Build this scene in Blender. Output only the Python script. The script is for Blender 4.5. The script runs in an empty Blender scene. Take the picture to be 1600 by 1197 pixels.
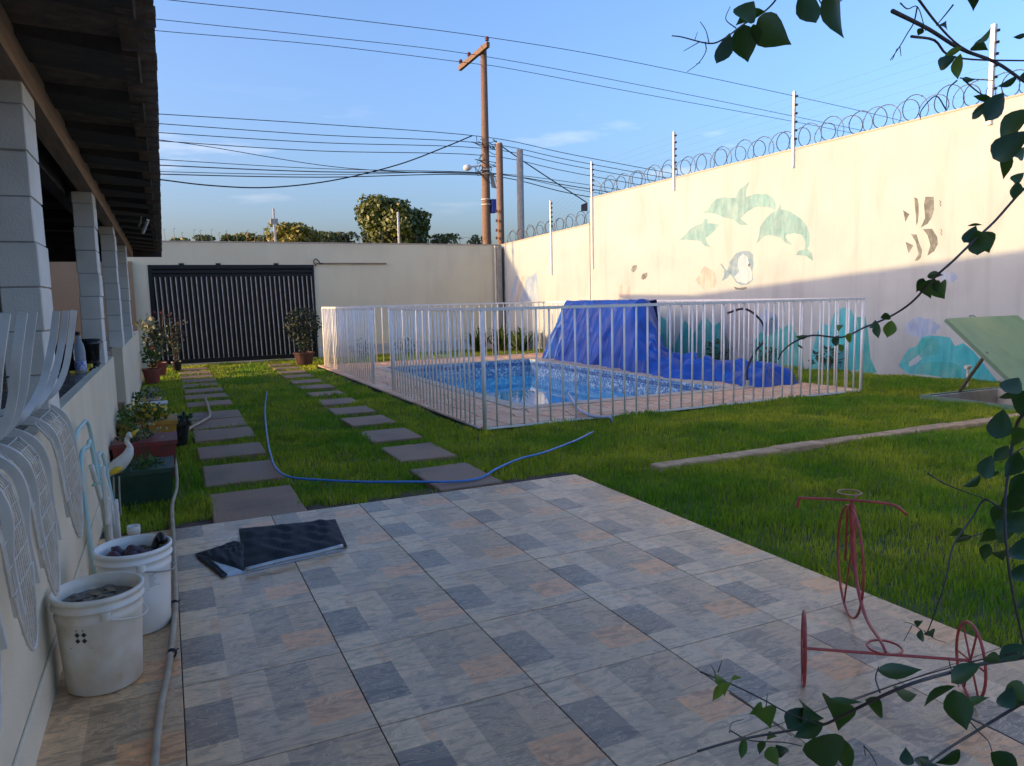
import bpy, math, random
import numpy as np
from math import sin, cos, pi, radians
random.seed(7)
rng = np.random.default_rng(7)
S = bpy.context.scene
COL = S.collection

# ---------------------------------------------------------------- camera
CH = 1.5
F_PX, YAW, PIT, ROL = 1159.06, .43459, .1135, -.02203
_cy, _sy = cos(YAW), sin(YAW)
_fw = np.array([_sy*cos(PIT), _cy*cos(PIT), -sin(PIT)])
_r = np.array([_cy, -_sy, 0.]); _u = np.cross(_r, _fw)
_rr = _r*cos(ROL)+_u*sin(ROL); _uu = -_r*sin(ROL)+_u*cos(ROL)
_C = np.array([0, 0, CH])
cam = bpy.data.cameras.new('camera'); camo = bpy.data.objects.new('camera', cam); COL.objects.link(camo)
cam.sensor_fit = 'HORIZONTAL'; cam.sensor_width = 36; cam.lens = 36*F_PX/1600
cam.clip_start = .05; cam.clip_end = 2000
from mathutils import Matrix, Vector
camo.matrix_world = Matrix(((_rr[0], _uu[0], -_fw[0], 0), (_rr[1], _uu[1], -_fw[1], 0), (_rr[2], _uu[2], -_fw[2], CH), (0, 0, 0, 1)))
S.camera = camo

# ---------------------------------------------------------------- light
SUN_EL, SUN_ROT = radians(6.9), radians(275.7)
w = bpy.data.worlds.new('World'); S.world = w; w.use_nodes = True
nt = w.node_tree; bg = nt.nodes['Background']
sky = nt.nodes.new('ShaderNodeTexSky'); sky.sky_type = 'NISHITA'; sky.sun_disc = False
sky.sun_elevation = SUN_EL; sky.sun_rotation = SUN_ROT
sky.air_density = 1.0; sky.dust_density = 6.0; sky.ozone_density = 4.2; sky.altitude = 300
# small low evening clouds
tc = nt.nodes.new('ShaderNodeTexCoord'); mp = nt.nodes.new('ShaderNodeMapping'); mp.inputs['Scale'].default_value = (3, 3, 16)
nz = nt.nodes.new('ShaderNodeTexNoise'); nz.inputs['Scale'].default_value = 1.6; nz.inputs['Detail'].default_value = 7
cr = nt.nodes.new('ShaderNodeValToRGB'); cr.color_ramp.elements[0].position = .61; cr.color_ramp.elements[1].position = .78
sep = nt.nodes.new('ShaderNodeSeparateXYZ')
b1 = nt.nodes.new('ShaderNodeMapRange'); b1.inputs[1].default_value = .10; b1.inputs[2].default_value = .16
b2 = nt.nodes.new('ShaderNodeMapRange'); b2.inputs[1].default_value = .26; b2.inputs[2].default_value = .18
mm = nt.nodes.new('ShaderNodeMath'); mm.operation = 'MULTIPLY'; m2 = nt.nodes.new('ShaderNodeMath'); m2.operation = 'MULTIPLY'
m3 = nt.nodes.new('ShaderNodeMath'); m3.operation = 'MULTIPLY'; m3.inputs[1].default_value = .26
mx = nt.nodes.new('ShaderNodeMixRGB'); mx.inputs[2].default_value = (3.6, 3.0, 2.8, 1)
L = nt.links.new
L(tc.outputs['Generated'], mp.inputs[0]); L(mp.outputs[0], nz.inputs[0]); L(nz.outputs[0], cr.inputs[0])
L(tc.outputs['Generated'], sep.inputs[0]); L(sep.outputs[2], b1.inputs[0]); L(sep.outputs[2], b2.inputs[0])
L(b1.outputs[0], mm.inputs[0]); L(b2.outputs[0], mm.inputs[1]); L(mm.outputs[0], m2.inputs[0]); L(cr.outputs[0], m2.inputs[1])
L(m2.outputs[0], m3.inputs[0]); L(m3.outputs[0], mx.inputs[0]); tint = nt.nodes.new('ShaderNodeMixRGB'); tint.blend_type = 'MULTIPLY'; tint.inputs[0].default_value = 1; tint.inputs[2].default_value = (1.25, .945, .90, 1)
L(sky.outputs[0], tint.inputs[1]); L(tint.outputs[0], mx.inputs[1]); L(mx.outputs[0], bg.inputs[0])
bg.inputs[1].default_value = .15
sl = bpy.data.lights.new('sun', 'SUN'); slo = bpy.data.objects.new('sun', sl); COL.objects.link(slo)
sl.energy = 2.0; sl.angle = radians(.5); sl.color = (.60, .41, .19)
sd = Vector((1, -.1, -.12)).normalized()
slo.rotation_euler = sd.to_track_quat('-Z', 'Y').to_euler(); slo.location = (-6, 3, 20)
S.view_settings.view_transform = 'Standard'; S.view_settings.look = 'None'
S.view_settings.exposure = 2.32; S.view_settings.gamma = 1
S.view_settings.use_curve_mapping = False

# ---------------------------------------------------------------- measuring: photo point -> place on a known plane
def ray(x, y): return _fw+_rr*(x-800)/F_PX-_uu*(y-598.5)/F_PX
def gz(x, y, z=0.): d = ray(x, y); return _C+d*(z-CH)/d[2]
def gx(x, y, c): d = ray(x, y); return _C+d*c/d[0]
def gy(x, y, c): d = ray(x, y); return _C+d*c/d[1]
def gd(x, y, t): return _C+ray(x, y)*t
WA, WB = np.array([9.45, 20.95]), np.array([12.1, 7.45])       # line of the painted wall
WN = np.array([-(WB-WA)[1], (WB-WA)[0]]); WN = -WN/np.linalg.norm(WN)   # towards the garden
WD = (WB-WA)/np.linalg.norm(WB-WA)
if WN[0] > 0: WN = -WN
def gw(x, y, off=0.):
    d = ray(x, y); p0 = WA+WN*off; t = ((p0-_C[:2])@WN)/(d[:2]@WN); return _C+d*t

# ---------------------------------------------------------------- materials
_M = {}
class NT:
    def __init__(s, m): s.t = m.node_tree; s.b = s.t.nodes['Principled BSDF']
    def n(s, k, **kw):
        o = s.t.nodes.new(k)
        for a, v in kw.items(): setattr(o, a, v)
        return o
    def l(s, a, b): s.t.links.new(a, b)
    def math(s, op, a, b=None, c=None):
        o = s.n('ShaderNodeMath', operation=op)
        for i, v in enumerate((a, b, c)):
            if v is None: continue
            if isinstance(v, (int, float)): o.inputs[i].default_value = v
            else: s.l(v, o.inputs[i])
        return o.outputs[0]
    def mix(s, f, a, b, mode='MIX'):
        o = s.n('ShaderNodeMixRGB', blend_type=mode)
        for i, v in enumerate((f, a, b)):
            if isinstance(v, (int, float)): o.inputs[i].default_value = v
            elif isinstance(v, tuple): o.inputs[i].default_value = v+(1,) if len(v) == 3 else v
            else: s.l(v, o.inputs[i])
        return o.outputs[0]
    def noise(s, vec, scale, detail=4, dist=0., rough=.5):
        o = s.n('ShaderNodeTexNoise'); o.inputs['Scale'].default_value = scale; o.inputs['Detail'].default_value = detail
        o.inputs['Distortion'].default_value = dist; o.inputs['Roughness'].default_value = rough
        if vec is not None: s.l(vec, o.inputs['Vector'])
        return o.outputs[0]
    def ramp(s, f, p0, p1, c0=(0, 0, 0), c1=(1, 1, 1)):
        o = s.n('ShaderNodeValToRGB'); e = o.color_ramp.elements
        e[0].position = p0; e[1].position = p1; e[0].color = c0+(1,); e[1].color = c1+(1,)
        s.l(f, o.inputs[0]); return o.outputs[0]
    def coord(s, kind='Object', scale=None):
        o = s.n('ShaderNodeTexCoord').outputs[kind]
        if scale:
            m = s.n('ShaderNodeMapping'); m.inputs['Scale'].default_value = scale; s.l(o, m.inputs[0]); o = m.outputs[0]
        return o
    def world(s, scale=None):
        o = s.n('ShaderNodeNewGeometry').outputs['Position']
        if scale:
            m = s.n('ShaderNodeMapping'); m.inputs['Scale'].default_value = scale; s.l(o, m.inputs[0]); o = m.outputs[0]
        return o
    def bump(s, h, st=.3, d=.01):
        o = s.n('ShaderNodeBump'); o.inputs['Strength'].default_value = st; o.inputs['Distance'].default_value = d
        s.l(h, o.inputs['Height']); s.l(o.outputs[0], s.b.inputs['Normal'])
def newmat(name, col=(.5, .5, .5), rough=.6, metal=0.):
    m = bpy.data.materials.new(name); m.use_nodes = True; q = NT(m)
    q.b.inputs['Base Color'].default_value = col+(1,); q.b.inputs['Roughness'].default_value = rough; q.b.inputs['Metallic'].default_value = metal
    return m, q
def mat(name, col, col2=None, rough=.6, metal=0., scale=8., bump=0., bs=60., stain=0., stretch=None):
    """two-tone weathered surface"""
    if name in _M: return _M[name]
    m, q = newmat(name, col, rough, metal)
    c2 = col2 or tuple(x*.75 for x in col)
    v = q.world(stretch)
    f = q.ramp(q.noise(v, scale, 6), .35, .68)
    c = q.mix(f, col, c2)
    if stain > .3:
        dr = q.ramp(q.noise(q.world((5.5, 5.5, .22)), 1.0, 6, .3), .56, .72); c = q.mix(q.math('MULTIPLY', dr, .28), c, tuple(x*.6 for x in col))
    if stain:
        st = q.ramp(q.noise(q.world((1.3, 1.3, .35)), 1.6, 8, .6), .52, .75)
        c = q.mix(q.math('MULTIPLY', st, stain), c, tuple(x*.55 for x in col))
    q.l(c, q.b.inputs['Base Color'])
    rr = q.math('ADD', q.math('MULTIPLY', q.noise(v, scale*2.3, 3), .25), max(rough-.12, .02)); q.l(rr, q.b.inputs['Roughness'])
    if bump: q.bump(q.noise(q.world(), bs, 5), bump)
    _M[name] = m; return m

CREAM = (.405, .44, .425)
m_wall_r = mat('mural_wall_paint', CREAM, (.365, .385, .385), .85, scale=1.2, bump=.25, bs=45, stain=.40)
m_wall_b = mat('cream_wall_paint', (.74, .66, .46), (.70, .61, .42), .85, scale=1.0, bump=.2, bs=45, stain=.18)
m_cap = mat('wall_cap_cement', (.50, .38, .28), (.42, .34, .27), .9, scale=5)
m_low = mat('low_wall_render', (.80, .68, .48), (.74, .61, .42), .85, scale=2.5, bump=.3, bs=70, stain=.25)
m_block = mat('painted_block', (.80, .75, .66), (.70, .65, .56), .85, scale=5, bump=.25, bs=110, stain=.3)
m_mortar = mat('mortar', (.42, .39, .35), None, .95, scale=20)
m_beam = mat('beam_wood', (.36, .24, .15), (.24, .16, .11), .6, scale=5, stretch=(6, .5, 6))
m_under = mat('roof_underside', (.050, .040, .033), (.028, .023, .020), .75, scale=4, bump=.4, stretch=(1, 4, 1))  # shade under the eave is put into this dark colour
m_clay = mat('old_clay_tile', (.16, .12, .09), (.08, .065, .055), .9, scale=12, bump=.7, bs=70)
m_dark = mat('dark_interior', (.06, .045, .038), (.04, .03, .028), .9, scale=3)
m_tan = mat('porch_wall_tan', (.30, .21, .125), (.26, .18, .11), .8, scale=2)
m_counter = mat('counter_tile', (.26, .20, .16), (.16, .13, .11), .25, scale=4)
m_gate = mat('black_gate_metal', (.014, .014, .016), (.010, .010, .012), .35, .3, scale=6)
m_gedge = mat('slat_glint_paint', (.52, .50, .46), (.32, .31, .29), .45, .0, scale=9)  # pale tone paints the sky light caught on the slat edges
m_white = mat('white_painted_metal', (.86, .84, .79), (.76, .73, .67), .4, scale=9)
m_rust = mat('rusty_base', (.35, .2, .12), (.6, .56, .5), .8, scale=30)
m_green = mat('green_painted_steel', (.155, .30, .165), (.22, .34, .15), .45, scale=1.4, stain=.35)
m_greend = mat('green_frame_steel', (.10, .20, .13), (.14, .20, .12), .5, scale=6)
m_kerb = mat('old_kerb_concrete', (.62, .40, .22), (.38, .24, .13), .95, scale=7, bump=.8, bs=50, stain=.3)
m_soil = mat('bare_soil', (.12, .075, .045), (.07, .045, .03), 1., scale=14, bump=1., bs=80)
m_lawn = mat('lawn_soil', (.075, .12, .025), (.12, .11, .04), 1., scale=6, bump=1., bs=40)
m_ground = mat('dry_ground', (.12, .10, .06), (.07, .09, .035), 1., scale=.4)
m_pole = mat('pole_wood', (.22, .13, .08), (.13, .085, .06), .85, scale=9, stretch=(5, 5, .6))
m_conc = mat('pole_concrete', (.40, .37, .31), (.30, .28, .24), .9, scale=6)
m_wire = mat('cable_black', (.02, .022, .03), None, .6, scale=3)
m_barb = mat('razor_steel', (.07, .07, .08), (.04, .04, .05), .55, .5, scale=20)
m_cer = mat('brown_ceramic', (.16, .05, .035), None, .3, scale=10)
m_bucket = mat('white_bucket_plastic', (.82, .80, .75), (.76, .71, .62), .38, scale=5, stain=.15)
m_bucketold = mat('stained_bucket_plastic', (.78, .73, .63), (.62, .48, .32), .45, scale=7, stain=.35)
m_print = mat('dark_print', (.035, .032, .03), None, .6, scale=10)
m_tarp = mat('blue_tarpaulin', (.004, .085, .42), (.004, .050, .28), .5, scale=3, bump=.9, bs=7)
m_bag = mat('black_plastic', (.008, .008, .011), (.006, .006, .008), .72, scale=10, bump=.35, bs=25)
m_silver = mat('silver_liner', (.46, .47, .47), (.34, .34, .34), .32, .3, scale=18)
m_hose = mat('cream_hose_rubber', (.42, .33, .22), (.34, .24, .15), .6, scale=14)
m_hblue = mat('blue_hose_plastic', (.05, .17, .48), (.08, .24, .56), .3, scale=8)
m_hgrey = mat('grey_blue_hose', (.30, .36, .48), (.4, .45, .5), .35, scale=9)
m_red = mat('red_painted_iron', (.50, .075, .055), (.34, .05, .035), .4, .1, scale=30)
m_chair = mat('grey_chair_metal', (.66, .62, .55), (.57, .53, .46), .45, scale=9)
m_mesh = mat('cream_wire_mesh', (.62, .57, .49), (.5, .42, .33), .5, scale=20)
m_aqua = mat('aqua_enamel', (.36, .58, .57), (.46, .6, .56), .45, scale=12)
m_offw = mat('offwhite_plastic', (.68, .66, .60), (.6, .55, .46), .5, scale=10)
m_potred = mat('red_pot', (.26, .035, .028), (.14, .05, .035), .5, scale=10)
m_potgreen = mat('dark_green_pot', (.018, .055, .032), (.012, .035, .02), .45, scale=10)
m_potyel = mat('yellow_pot', (.50, .25, .03), (.40, .18, .02), .55, scale=10)
m_black = mat('black_plastic_pot', (.012, .012, .014), None, .3, scale=10)
m_yellow = mat('yellow_plastic', (.75, .50, .03), None, .4, scale=10)
m_leafdark = mat('dark_leaf', (.022, .055, .016), (.012, .035, .010), .45, scale=30)
m_bark = mat('bark', (.10, .07, .045), (.06, .045, .03), .9, scale=12)
m_twig = mat('vine_stem', (.060, .050, .048), (.10, .075, .055), .7, scale=30)
m_petal = mat('red_petal', (.55, .05, .06), (.6, .2, .2), .6, scale=30)
m_pale = mat('pale_leaf', (.34, .33, .22), (.2, .24, .12), .6, scale=30)
m_blue = mat('blue_box_paint', (.03, .06, .35), None, .5, scale=5)
m_lampw = mat('lamp_white', (.8, .8, .78), None, .4, scale=5)
m_concpale = mat('pit_plaster', (.55, .53, .5), (.4, .38, .35), .9, scale=5)

def leafmat(name, c, c2, trans=.35, scale=3.):
    m, q = newmat(name, c, .5)
    f = q.ramp(q.noise(q.world(), scale, 4), .35, .65)
    col = q.mix(f, c, c2)
    ro = q.n('ShaderNodeObjectInfo').outputs['Random']
    col = q.mix(q.math('MULTIPLY', q.ramp(ro, .45, 1.), .55), col, (c[0]*2.6, c[1]*1.8, c[2]*1.2))
    oi = q.n('ShaderNodeNewGeometry').outputs['Random Per Island']
    col = q.mix(q.math('MULTIPLY', oi, .5), col, tuple(x*.45 for x in c))
    q.l(col, q.b.inputs['Base Color'])
    tr = q.n('ShaderNodeBsdfTranslucent'); q.l(q.mix(1., col, (1.0, 1.3, .5), 'MULTIPLY'), tr.inputs[0])
    ms = q.n('ShaderNodeMixShader'); ms.inputs[0].default_value = trans
    q.l(q.b.outputs[0], ms.inputs[1]); q.l(tr.outputs[0], ms.inputs[2])
    q.l(ms.outputs[0], q.t.nodes['Material Output'].inputs[0]); return m
m_vleaf = leafmat('vine_leaf', (.040, .10, .018), (.020, .055, .016), .30, 6.)
m_vyoung = leafmat('young_vine_leaf', (.13, .22, .035), (.08, .17, .03), .35, 20.)
m_treeleaf = leafmat('tree_leaf', (.065, .10, .020), (.13, .125, .022), .2, .6)
m_mango = leafmat('yellow_tree_leaf', (.30, .24, .03), (.17, .17, .03), .25, .7)
m_pleaf = leafmat('garden_leaf', (.05, .11, .025), (.09, .14, .03), .3, 9.)
m_yleaf = leafmat('yellowish_leaf', (.20, .22, .03), (.09, .14, .03), .3, 12.)

# grass: tone changes in patches over the lawn
m_grass, q = newmat('grass_blades', (.06, .13, .02), .55)
p1 = q.ramp(q.noise(q.world(), .8, 4, .4), .38, .66)
p2 = q.ramp(q.noise(q.world(), 7., 3), .35, .7)
c = q.mix(p1, (.14, .28, .014), (.42, .44, .035))
c = q.mix(q.math('MULTIPLY', q.ramp(q.noise(q.world(), 2.6, 5, .8), .52, .72), .6), c, (.07, .16, .014))
c = q.mix(q.math('MULTIPLY', p2, .5), c, (.06, .16, .012))
isl = q.n('ShaderNodeNewGeometry').outputs['Random Per Island']
c = q.mix(q.ramp(isl, .0, .9), c, q.mix(1., c, (1.6, 1.45, 1.2), 'MULTIPLY'))
c = q.mix(q.ramp(isl, .93, .95), c, (.28, .24, .10))
q.l(c, q.b.inputs['Base Color'])
tr = q.n('ShaderNodeBsdfTranslucent'); q.l(c, tr.inputs[0]); ms = q.n('ShaderNodeMixShader'); ms.inputs[0].default_value = .48
q.l(q.b.outputs[0], ms.inputs[1]); q.l(tr.outputs[0], ms.inputs[2]); q.l(ms.outputs[0], q.t.nodes['Material Output'].inputs[0])

# printed slate-look porcelain tile; the print sits in the tile's own square
TS = .6268
m_tile, q = newmat('slate_print_tile', (.3, .28, .26), .3)
xyz = q.n('ShaderNodeSeparateXYZ'); oc = q.coord('Object', (1/TS, 1/TS, 1)); q.l(oc, xyz.inputs[0])
U, V = xyz.outputs[0], xyz.outputs[1]
rnd = q.n('ShaderNodeObjectInfo').outputs['Random']
cmb = q.n('ShaderNodeCombineXYZ'); q.l(q.math('MULTIPLY', rnd, 37.), cmb.inputs[2])
va = q.n('ShaderNodeVectorMath', operation='ADD'); q.l(oc, va.inputs[0]); q.l(cmb.outputs[0], va.inputs[1]); tv = va.outputs[0]
def rect(u0, u1, v0, v1):
    a = q.math('MULTIPLY', q.math('GREATER_THAN', U, u0), q.math('LESS_THAN', U, u1))
    b = q.math('MULTIPLY', q.math('GREATER_THAN', V, v0), q.math('LESS_THAN', V, v1))
    return q.math('MULTIPLY', a, b)
c = (.160, .136, .108)
for r_, col in (((0, .27, 0, .25), (.200, .184, .156)), ((0, .27, .25, .72), (.078, .075, .074)), ((0, .21, .72, 2), (.208, .190, .160)),
                ((.21, .27, .72, 2), (.20, .155, .115)), ((.27, .49, 0, .47), (.158, .143, .128)), ((.27, .49, .47, 2), (.195, .172, .142)),
                ((.49, .76, .33, 2), (.128, .112, .092)), ((.76, 2, .48, 2), (.165, .136, .102)), ((.49, .80, -1, .33), (.180, .160, .130)),
                ((.66, 2, .18, .48), (.22, .142, .085)), ((.80, 2, -1, .18), (.165, .148, .125))):
    c = q.mix(rect(*r_), c, col)
mpv = q.n('ShaderNodeMapping'); mpv.inputs['Rotation'].default_value = (0, 0, .6); mpv.inputs['Scale'].default_value = (1.0, 3.2, 1); q.l(tv, mpv.inputs[0])
n1 = q.noise(mpv.outputs[0], 3.2, 9, 2.2, .62)
n2 = q.noise(tv, 14, 6, .5, .6)
c = q.mix(.75, c, q.ramp(n1, .30, .68, (.52, .52, .54), (1.5, 1.46, 1.36)), 'MULTIPLY')
vein = q.math('SUBTRACT', 1., q.math('MINIMUM', q.math('MULTIPLY', q.math('ABSOLUTE', q.math('SUBTRACT', n1, .5)), 38.), 1.))
c = q.mix(q.math('MULTIPLY', vein, .42), c, (.34, .31, .26))
c = q.mix(.6, c, q.ramp(n2, .3, .7, (.75, .75, .76), (1.22, 1.2, 1.18)), 'MULTIPLY')
c = q.mix(q.math('MULTIPLY', q.ramp(q.noise(q.world(), 1.1, 6, .3), .42, .7), .32), c, (.15, .12, .085))
q.l(q.mix(1., c, (3.35, 2.36, 1.52), 'MULTIPLY'), q.b.inputs['Base Color'])
q.l(q.math('ADD', .17, q.math('MULTIPLY', q.noise(q.world(), 3.5, 6), .28)), q.b.inputs['Roughness'])
q.bump(q.math('ADD', q.math('MULTIPLY', n1, .6), n2), .25, .004)
m_grout = mat('tile_grout', (.05, .045, .04), None, .95, scale=20)

# deck stone, stepping stone, pool
m_stone, q = newmat('orange_deck_stone', (.5, .3, .2), .8)
rnd = q.n('ShaderNodeObjectInfo').outputs['Random']
c = q.mix(rnd, (.76, .42, .24), (.78, .53, .33)); c = q.mix(q.math('MULTIPLY', q.ramp(q.noise(q.world(), 6, 7, .6), .4, .7), .6), c, (.50, .28, .18))
q.l(c, q.b.inputs['Base Color']); q.bump(q.noise(q.world(), 40, 6), .5)
m_step, q = newmat('stepping_stone', (.2, .15, .12), .75)
rnd = q.n('ShaderNodeObjectInfo').outputs['Random']
c = q.mix(rnd, (.34, .20, .12), (.27, .18, .12)); c = q.mix(q.ramp(q.noise(q.world((1, 2.6, 1)), 4, 8, 1.2), .35, .68), c, (.34, .19, .11))
c = q.mix(q.math('MULTIPLY', q.ramp(q.noise(q.world(), 2, 5), .5, .7), .5), c, (.10, .085, .07))
q.l(c, q.b.inputs['Base Color']); q.bump(q.noise(q.world(), 45, 6), .7)
m_mosaic, q = newmat('pool_mosaic', (.1, .3, .5), .25)
br = q.n('ShaderNodeTexBrick'); br.offset = 0.; br.inputs['Scale'].default_value = 1.; br.inputs['Brick Width'].default_value = .045; br.inputs['Row Height'].default_value = .045
br.inputs['Mortar Size'].default_value = .0025; br.inputs['Mortar'].default_value = (.5, .6, .65, 1)
g = q.n('ShaderNodeSeparateXYZ'); q.l(q.world(), g.inputs[0]); cb = q.n('ShaderNodeCombineXYZ')
q.l(q.math('ADD', g.outputs[0], g.outputs[1]), cb.inputs[0]); q.l(g.outputs[2], cb.inputs[1]); q.l(cb.outputs[0], br.inputs['Vector'])
vo = q.n('ShaderNodeTexVoronoi'); vo.inputs['Scale'].default_value = 27.; q.l(cb.outputs[0], vo.inputs['Vector'])
cc = q.ramp(q.n('ShaderNodeSeparateColor').outputs[0], 0, 1)
rc = q.n('ShaderNodeSeparateColor'); q.l(vo.outputs['Color'], rc.inputs[0])
tilec = q.n('ShaderNodeValToRGB'); e = tilec.color_ramp.elements; tilec.color_ramp.interpolation = 'CONSTANT'
e[0].color = (.06, .17, .38, 1); e[1].position = .3; e[1].color = (.22, .42, .55, 1)
for p_, c_ in ((.55, (.66, .78, .76, 1)), (.78, (.10, .28, .50, 1))): x_ = e.new(p_); x_.color = c_
q.l(rc.outputs[0], tilec.inputs[0]); q.l(tilec.outputs[0], br.inputs['Color1']); q.l(tilec.outputs[0], br.inputs['Color2'])
band = q.math('MULTIPLY', q.math('GREATER_THAN', g.outputs[2], -.13), q.math('LESS_THAN', g.outputs[2], -.05))
q.l(q.mix(q.math('MULTIPLY', band, .55), br.outputs['Color'], (.02, .05, .20)), q.b.inputs['Base Color'])
m_water, q = newmat('pool_water', (.02, .30, .62), .02)
q.b.inputs['Transmission Weight'].default_value = .0; q.b.inputs['IOR'].default_value = 1.33
wn = q.noise(q.world(), 2.2, 3, .4)
q.l(q.mix(q.ramp(wn, .3, .7), (.02, .30, .55), (.04, .40, .62)), q.b.inputs['Base Color'])
q.b.inputs['Roughness'].default_value = .015; q.b.inputs['Specular IOR Level'].default_value = .9
q.bump(q.noise(q.world(), 3.0, 2), .02, .02)
m_glass, q = newmat('clear_plastic', (.75, .85, .95), .1); q.b.inputs['Transmission Weight'].default_value = .7; q.b.inputs['IOR'].default_value = 1.2
m_label = mat('blue_label', (.05, .12, .5), (.7, .7, .7), .5, scale=60)

# ---------------------------------------------------------------- mesh helpers
class MB:
    def __init__(s): s.v = []; s.f = []; s.mi = []; s.k = 0
    def add(s, v, f):
        o = len(s.v); s.v += [tuple(map(float, p)) for p in v]; s.f += [tuple(i+o for i in g) for g in f]; s.mi += [s.k]*len(f); return s
    def box(s, x0, x1, y0, y1, z0, z1):
        return s.hexa([(x0, y0, z0), (x1, y0, z0), (x1, y1, z0), (x0, y1, z0), (x0, y0, z1), (x1, y0, z1), (x1, y1, z1), (x0, y1, z1)])
    def hexa(s, v): return s.add(v, [(3, 2, 1, 0), (4, 5, 6, 7), (0, 1, 5, 4), (1, 2, 6, 5), (2, 3, 7, 6), (3, 0, 4, 7)])
    def cbox(s, x0, x1, y0, y1, z0, z1, c=.004):       # box with a chamfered top and side edges
        a = [(x0+c, y0), (x1-c, y0), (x1, y0+c), (x1, y1-c), (x1-c, y1), (x0+c, y1), (x0, y1-c), (x0, y0+c)]
        n = 8; v = [(x, y, z0) for x, y in a]+[(x, y, z1-c) for x, y in a]
        cx, cy_ = (x0+x1)/2, (y0+y1)/2
        v += [(x+(c if x < cx else -c), y+(c if y < cy_ else -c), z1) for x, y in a]
        f = [tuple(range(n-1, -1, -1)), tuple(range(2*n, 3*n))]
        for k in range(2):
            for i in range(n): j = (i+1) % n; f.append((k*n+i, k*n+j, (k+1)*n+j, (k+1)*n+i))
        return s.add(v, f)
    def prism(s, pts, d):          # pts: planar polygon 3D, d: extrusion vector
        n = len(pts); p = [np.array(x, float) for x in pts]; d = np.array(d, float)
        return s.add(p+[x+d for x in p], [tuple(range(n-1, -1, -1)), tuple(range(n, 2*n))]+[(i, (i+1) % n, n+(i+1) % n, n+i) for i in range(n)])
    def tube(s, pts, r, n=8, cap=True, flat=None):
        p = [np.array(x, float) for x in pts]; m = len(p); rs = r if isinstance(r, (list, tuple, np.ndarray)) else [r]*m
        v = []; up = None
        for i in range(m):
            t = p[min(i+1, m-1)]-p[max(i-1, 0)]; t = t/(np.linalg.norm(t)+1e-12)
            if up is None: up = np.array([0, 0, 1.]) if abs(t[2]) < .9 else np.array([0, 1., 0])
            a = np.cross(t, up); a /= np.linalg.norm(a)+1e-12; b = np.cross(a, t); up = b
            for k in range(n):
                th = 2*pi*k/n; v.append(p[i]+rs[i]*(a*cos(th)+b*sin(th)))
        f = [(i*n+k, i*n+(k+1) % n, (i+1)*n+(k+1) % n, (i+1)*n+k) for i in range(m-1) for k in range(n)]
        if cap: f += [tuple(range(n-1, -1, -1)), tuple(range((m-1)*n, m*n))]
        return s.add(v, f)
    def ring(s, c, r, rt, ax=(0, 0, 1), n=32, m=6, a0=0, a1=2*pi):
        ax = np.array(ax, float); ax /= np.linalg.norm(ax); a = np.cross(ax, (0, 0, 1.) if abs(ax[2]) < .9 else (1., 0, 0)); a /= np.linalg.norm(a); b = np.cross(ax, a)
        full = abs(a1-a0-2*pi) < 1e-6; k = n if full else n+1; v = []; c = np.array(c, float)
        for i in range(k):
            th = a0+(a1-a0)*i/n; d = a*cos(th)+b*sin(th)
            for j in range(m): ph = 2*pi*j/m; v.append(c+d*(r+rt*cos(ph))+ax*rt*sin(ph))
        f = [(i*m+j, ((i+1) % k)*m+j, ((i+1) % k)*m+(j+1) % m, i*m+(j+1) % m) for i in range(n) for j in range(m)]
        return s.add(v, f)
    def lathe(s, c, prof, n=24, ex=1., cap=False):
        v = [(c[0]+r*cos(2*pi*k/n), c[1]+r*ex*sin(2*pi*k/n), c[2]+z) for r, z in prof for k in range(n)]
        f = [(i*n+k, i*n+(k+1) % n, (i+1)*n+(k+1) % n, (i+1)*n+k) for i in range(len(prof)-1) for k in range(n)]
        if cap: f += [tuple(range(n-1, -1, -1)), tuple(range((len(prof)-1)*n, len(prof)*n))]
        return s.add(v, f)
    def flatbar(s, pts, wdir, w, t):     # strip of width w along wdir, thickness t, following pts
        p = [np.array(x, float) for x in pts]; wd = np.array(wdir, float); wd /= np.linalg.norm(wd); m = len(p); v = []
        for i in range(m):
            tg = p[min(i+1, m-1)]-p[max(i-1, 0)]; tg /= np.linalg.norm(tg)+1e-12; nn = np.cross(tg, wd); nn /= np.linalg.norm(nn)+1e-12
            for a, b in ((-1, -1), (1, -1), (1, 1), (-1, 1)): v.append(p[i]+wd*a*w/2+nn*b*t/2)
        f = [(i*4+k, i*4+(k+1) % 4, i*4+4+(k+1) % 4, i*4+4+k) for i in range(m-1) for k in range(4)]+[(3, 2, 1, 0), (m*4-4, m*4-3, m*4-2, m*4-1)]
        return s.add(v, f)
    def build(s, name, material, parent=None, smooth=False, origin=None, kind=None):
        me = bpy.data.meshes.new(name); o = bpy.data.objects.new(name, me)
        if parent is not None: org = wloc(parent)
        elif origin is not None: org = np.array(origin, float)
        else:
            a = np.array(s.v); org = np.array([(a[:, 0].min()+a[:, 0].max())/2, (a[:, 1].min()+a[:, 1].max())/2, a[:, 2].min()])
        if parent is not None and origin is not None: org2 = np.array(origin, float)
        else: org2 = org
        me.from_pydata([tuple(np.array(p)-org2) for p in s.v], [], s.f)
        for m_ in (material if isinstance(material, (list, tuple)) else [material]): me.materials.append(m_)
        if any(s.mi): me.polygons.foreach_set('material_index', s.mi)
        if smooth: me.polygons.foreach_set('use_smooth', [True]*len(s.f))
        me.validate(); me.update()
        COL.objects.link(o)
        if parent is not None: o.parent = parent; o.location = tuple(org2-org)
        else: o.location = tuple(org)
        if kind: o['kind'] = kind
        return o
def wloc(o):
    l = np.zeros(3)
    while o is not None: l = l+np.array(o.location); o = o.parent
    return l
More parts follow.
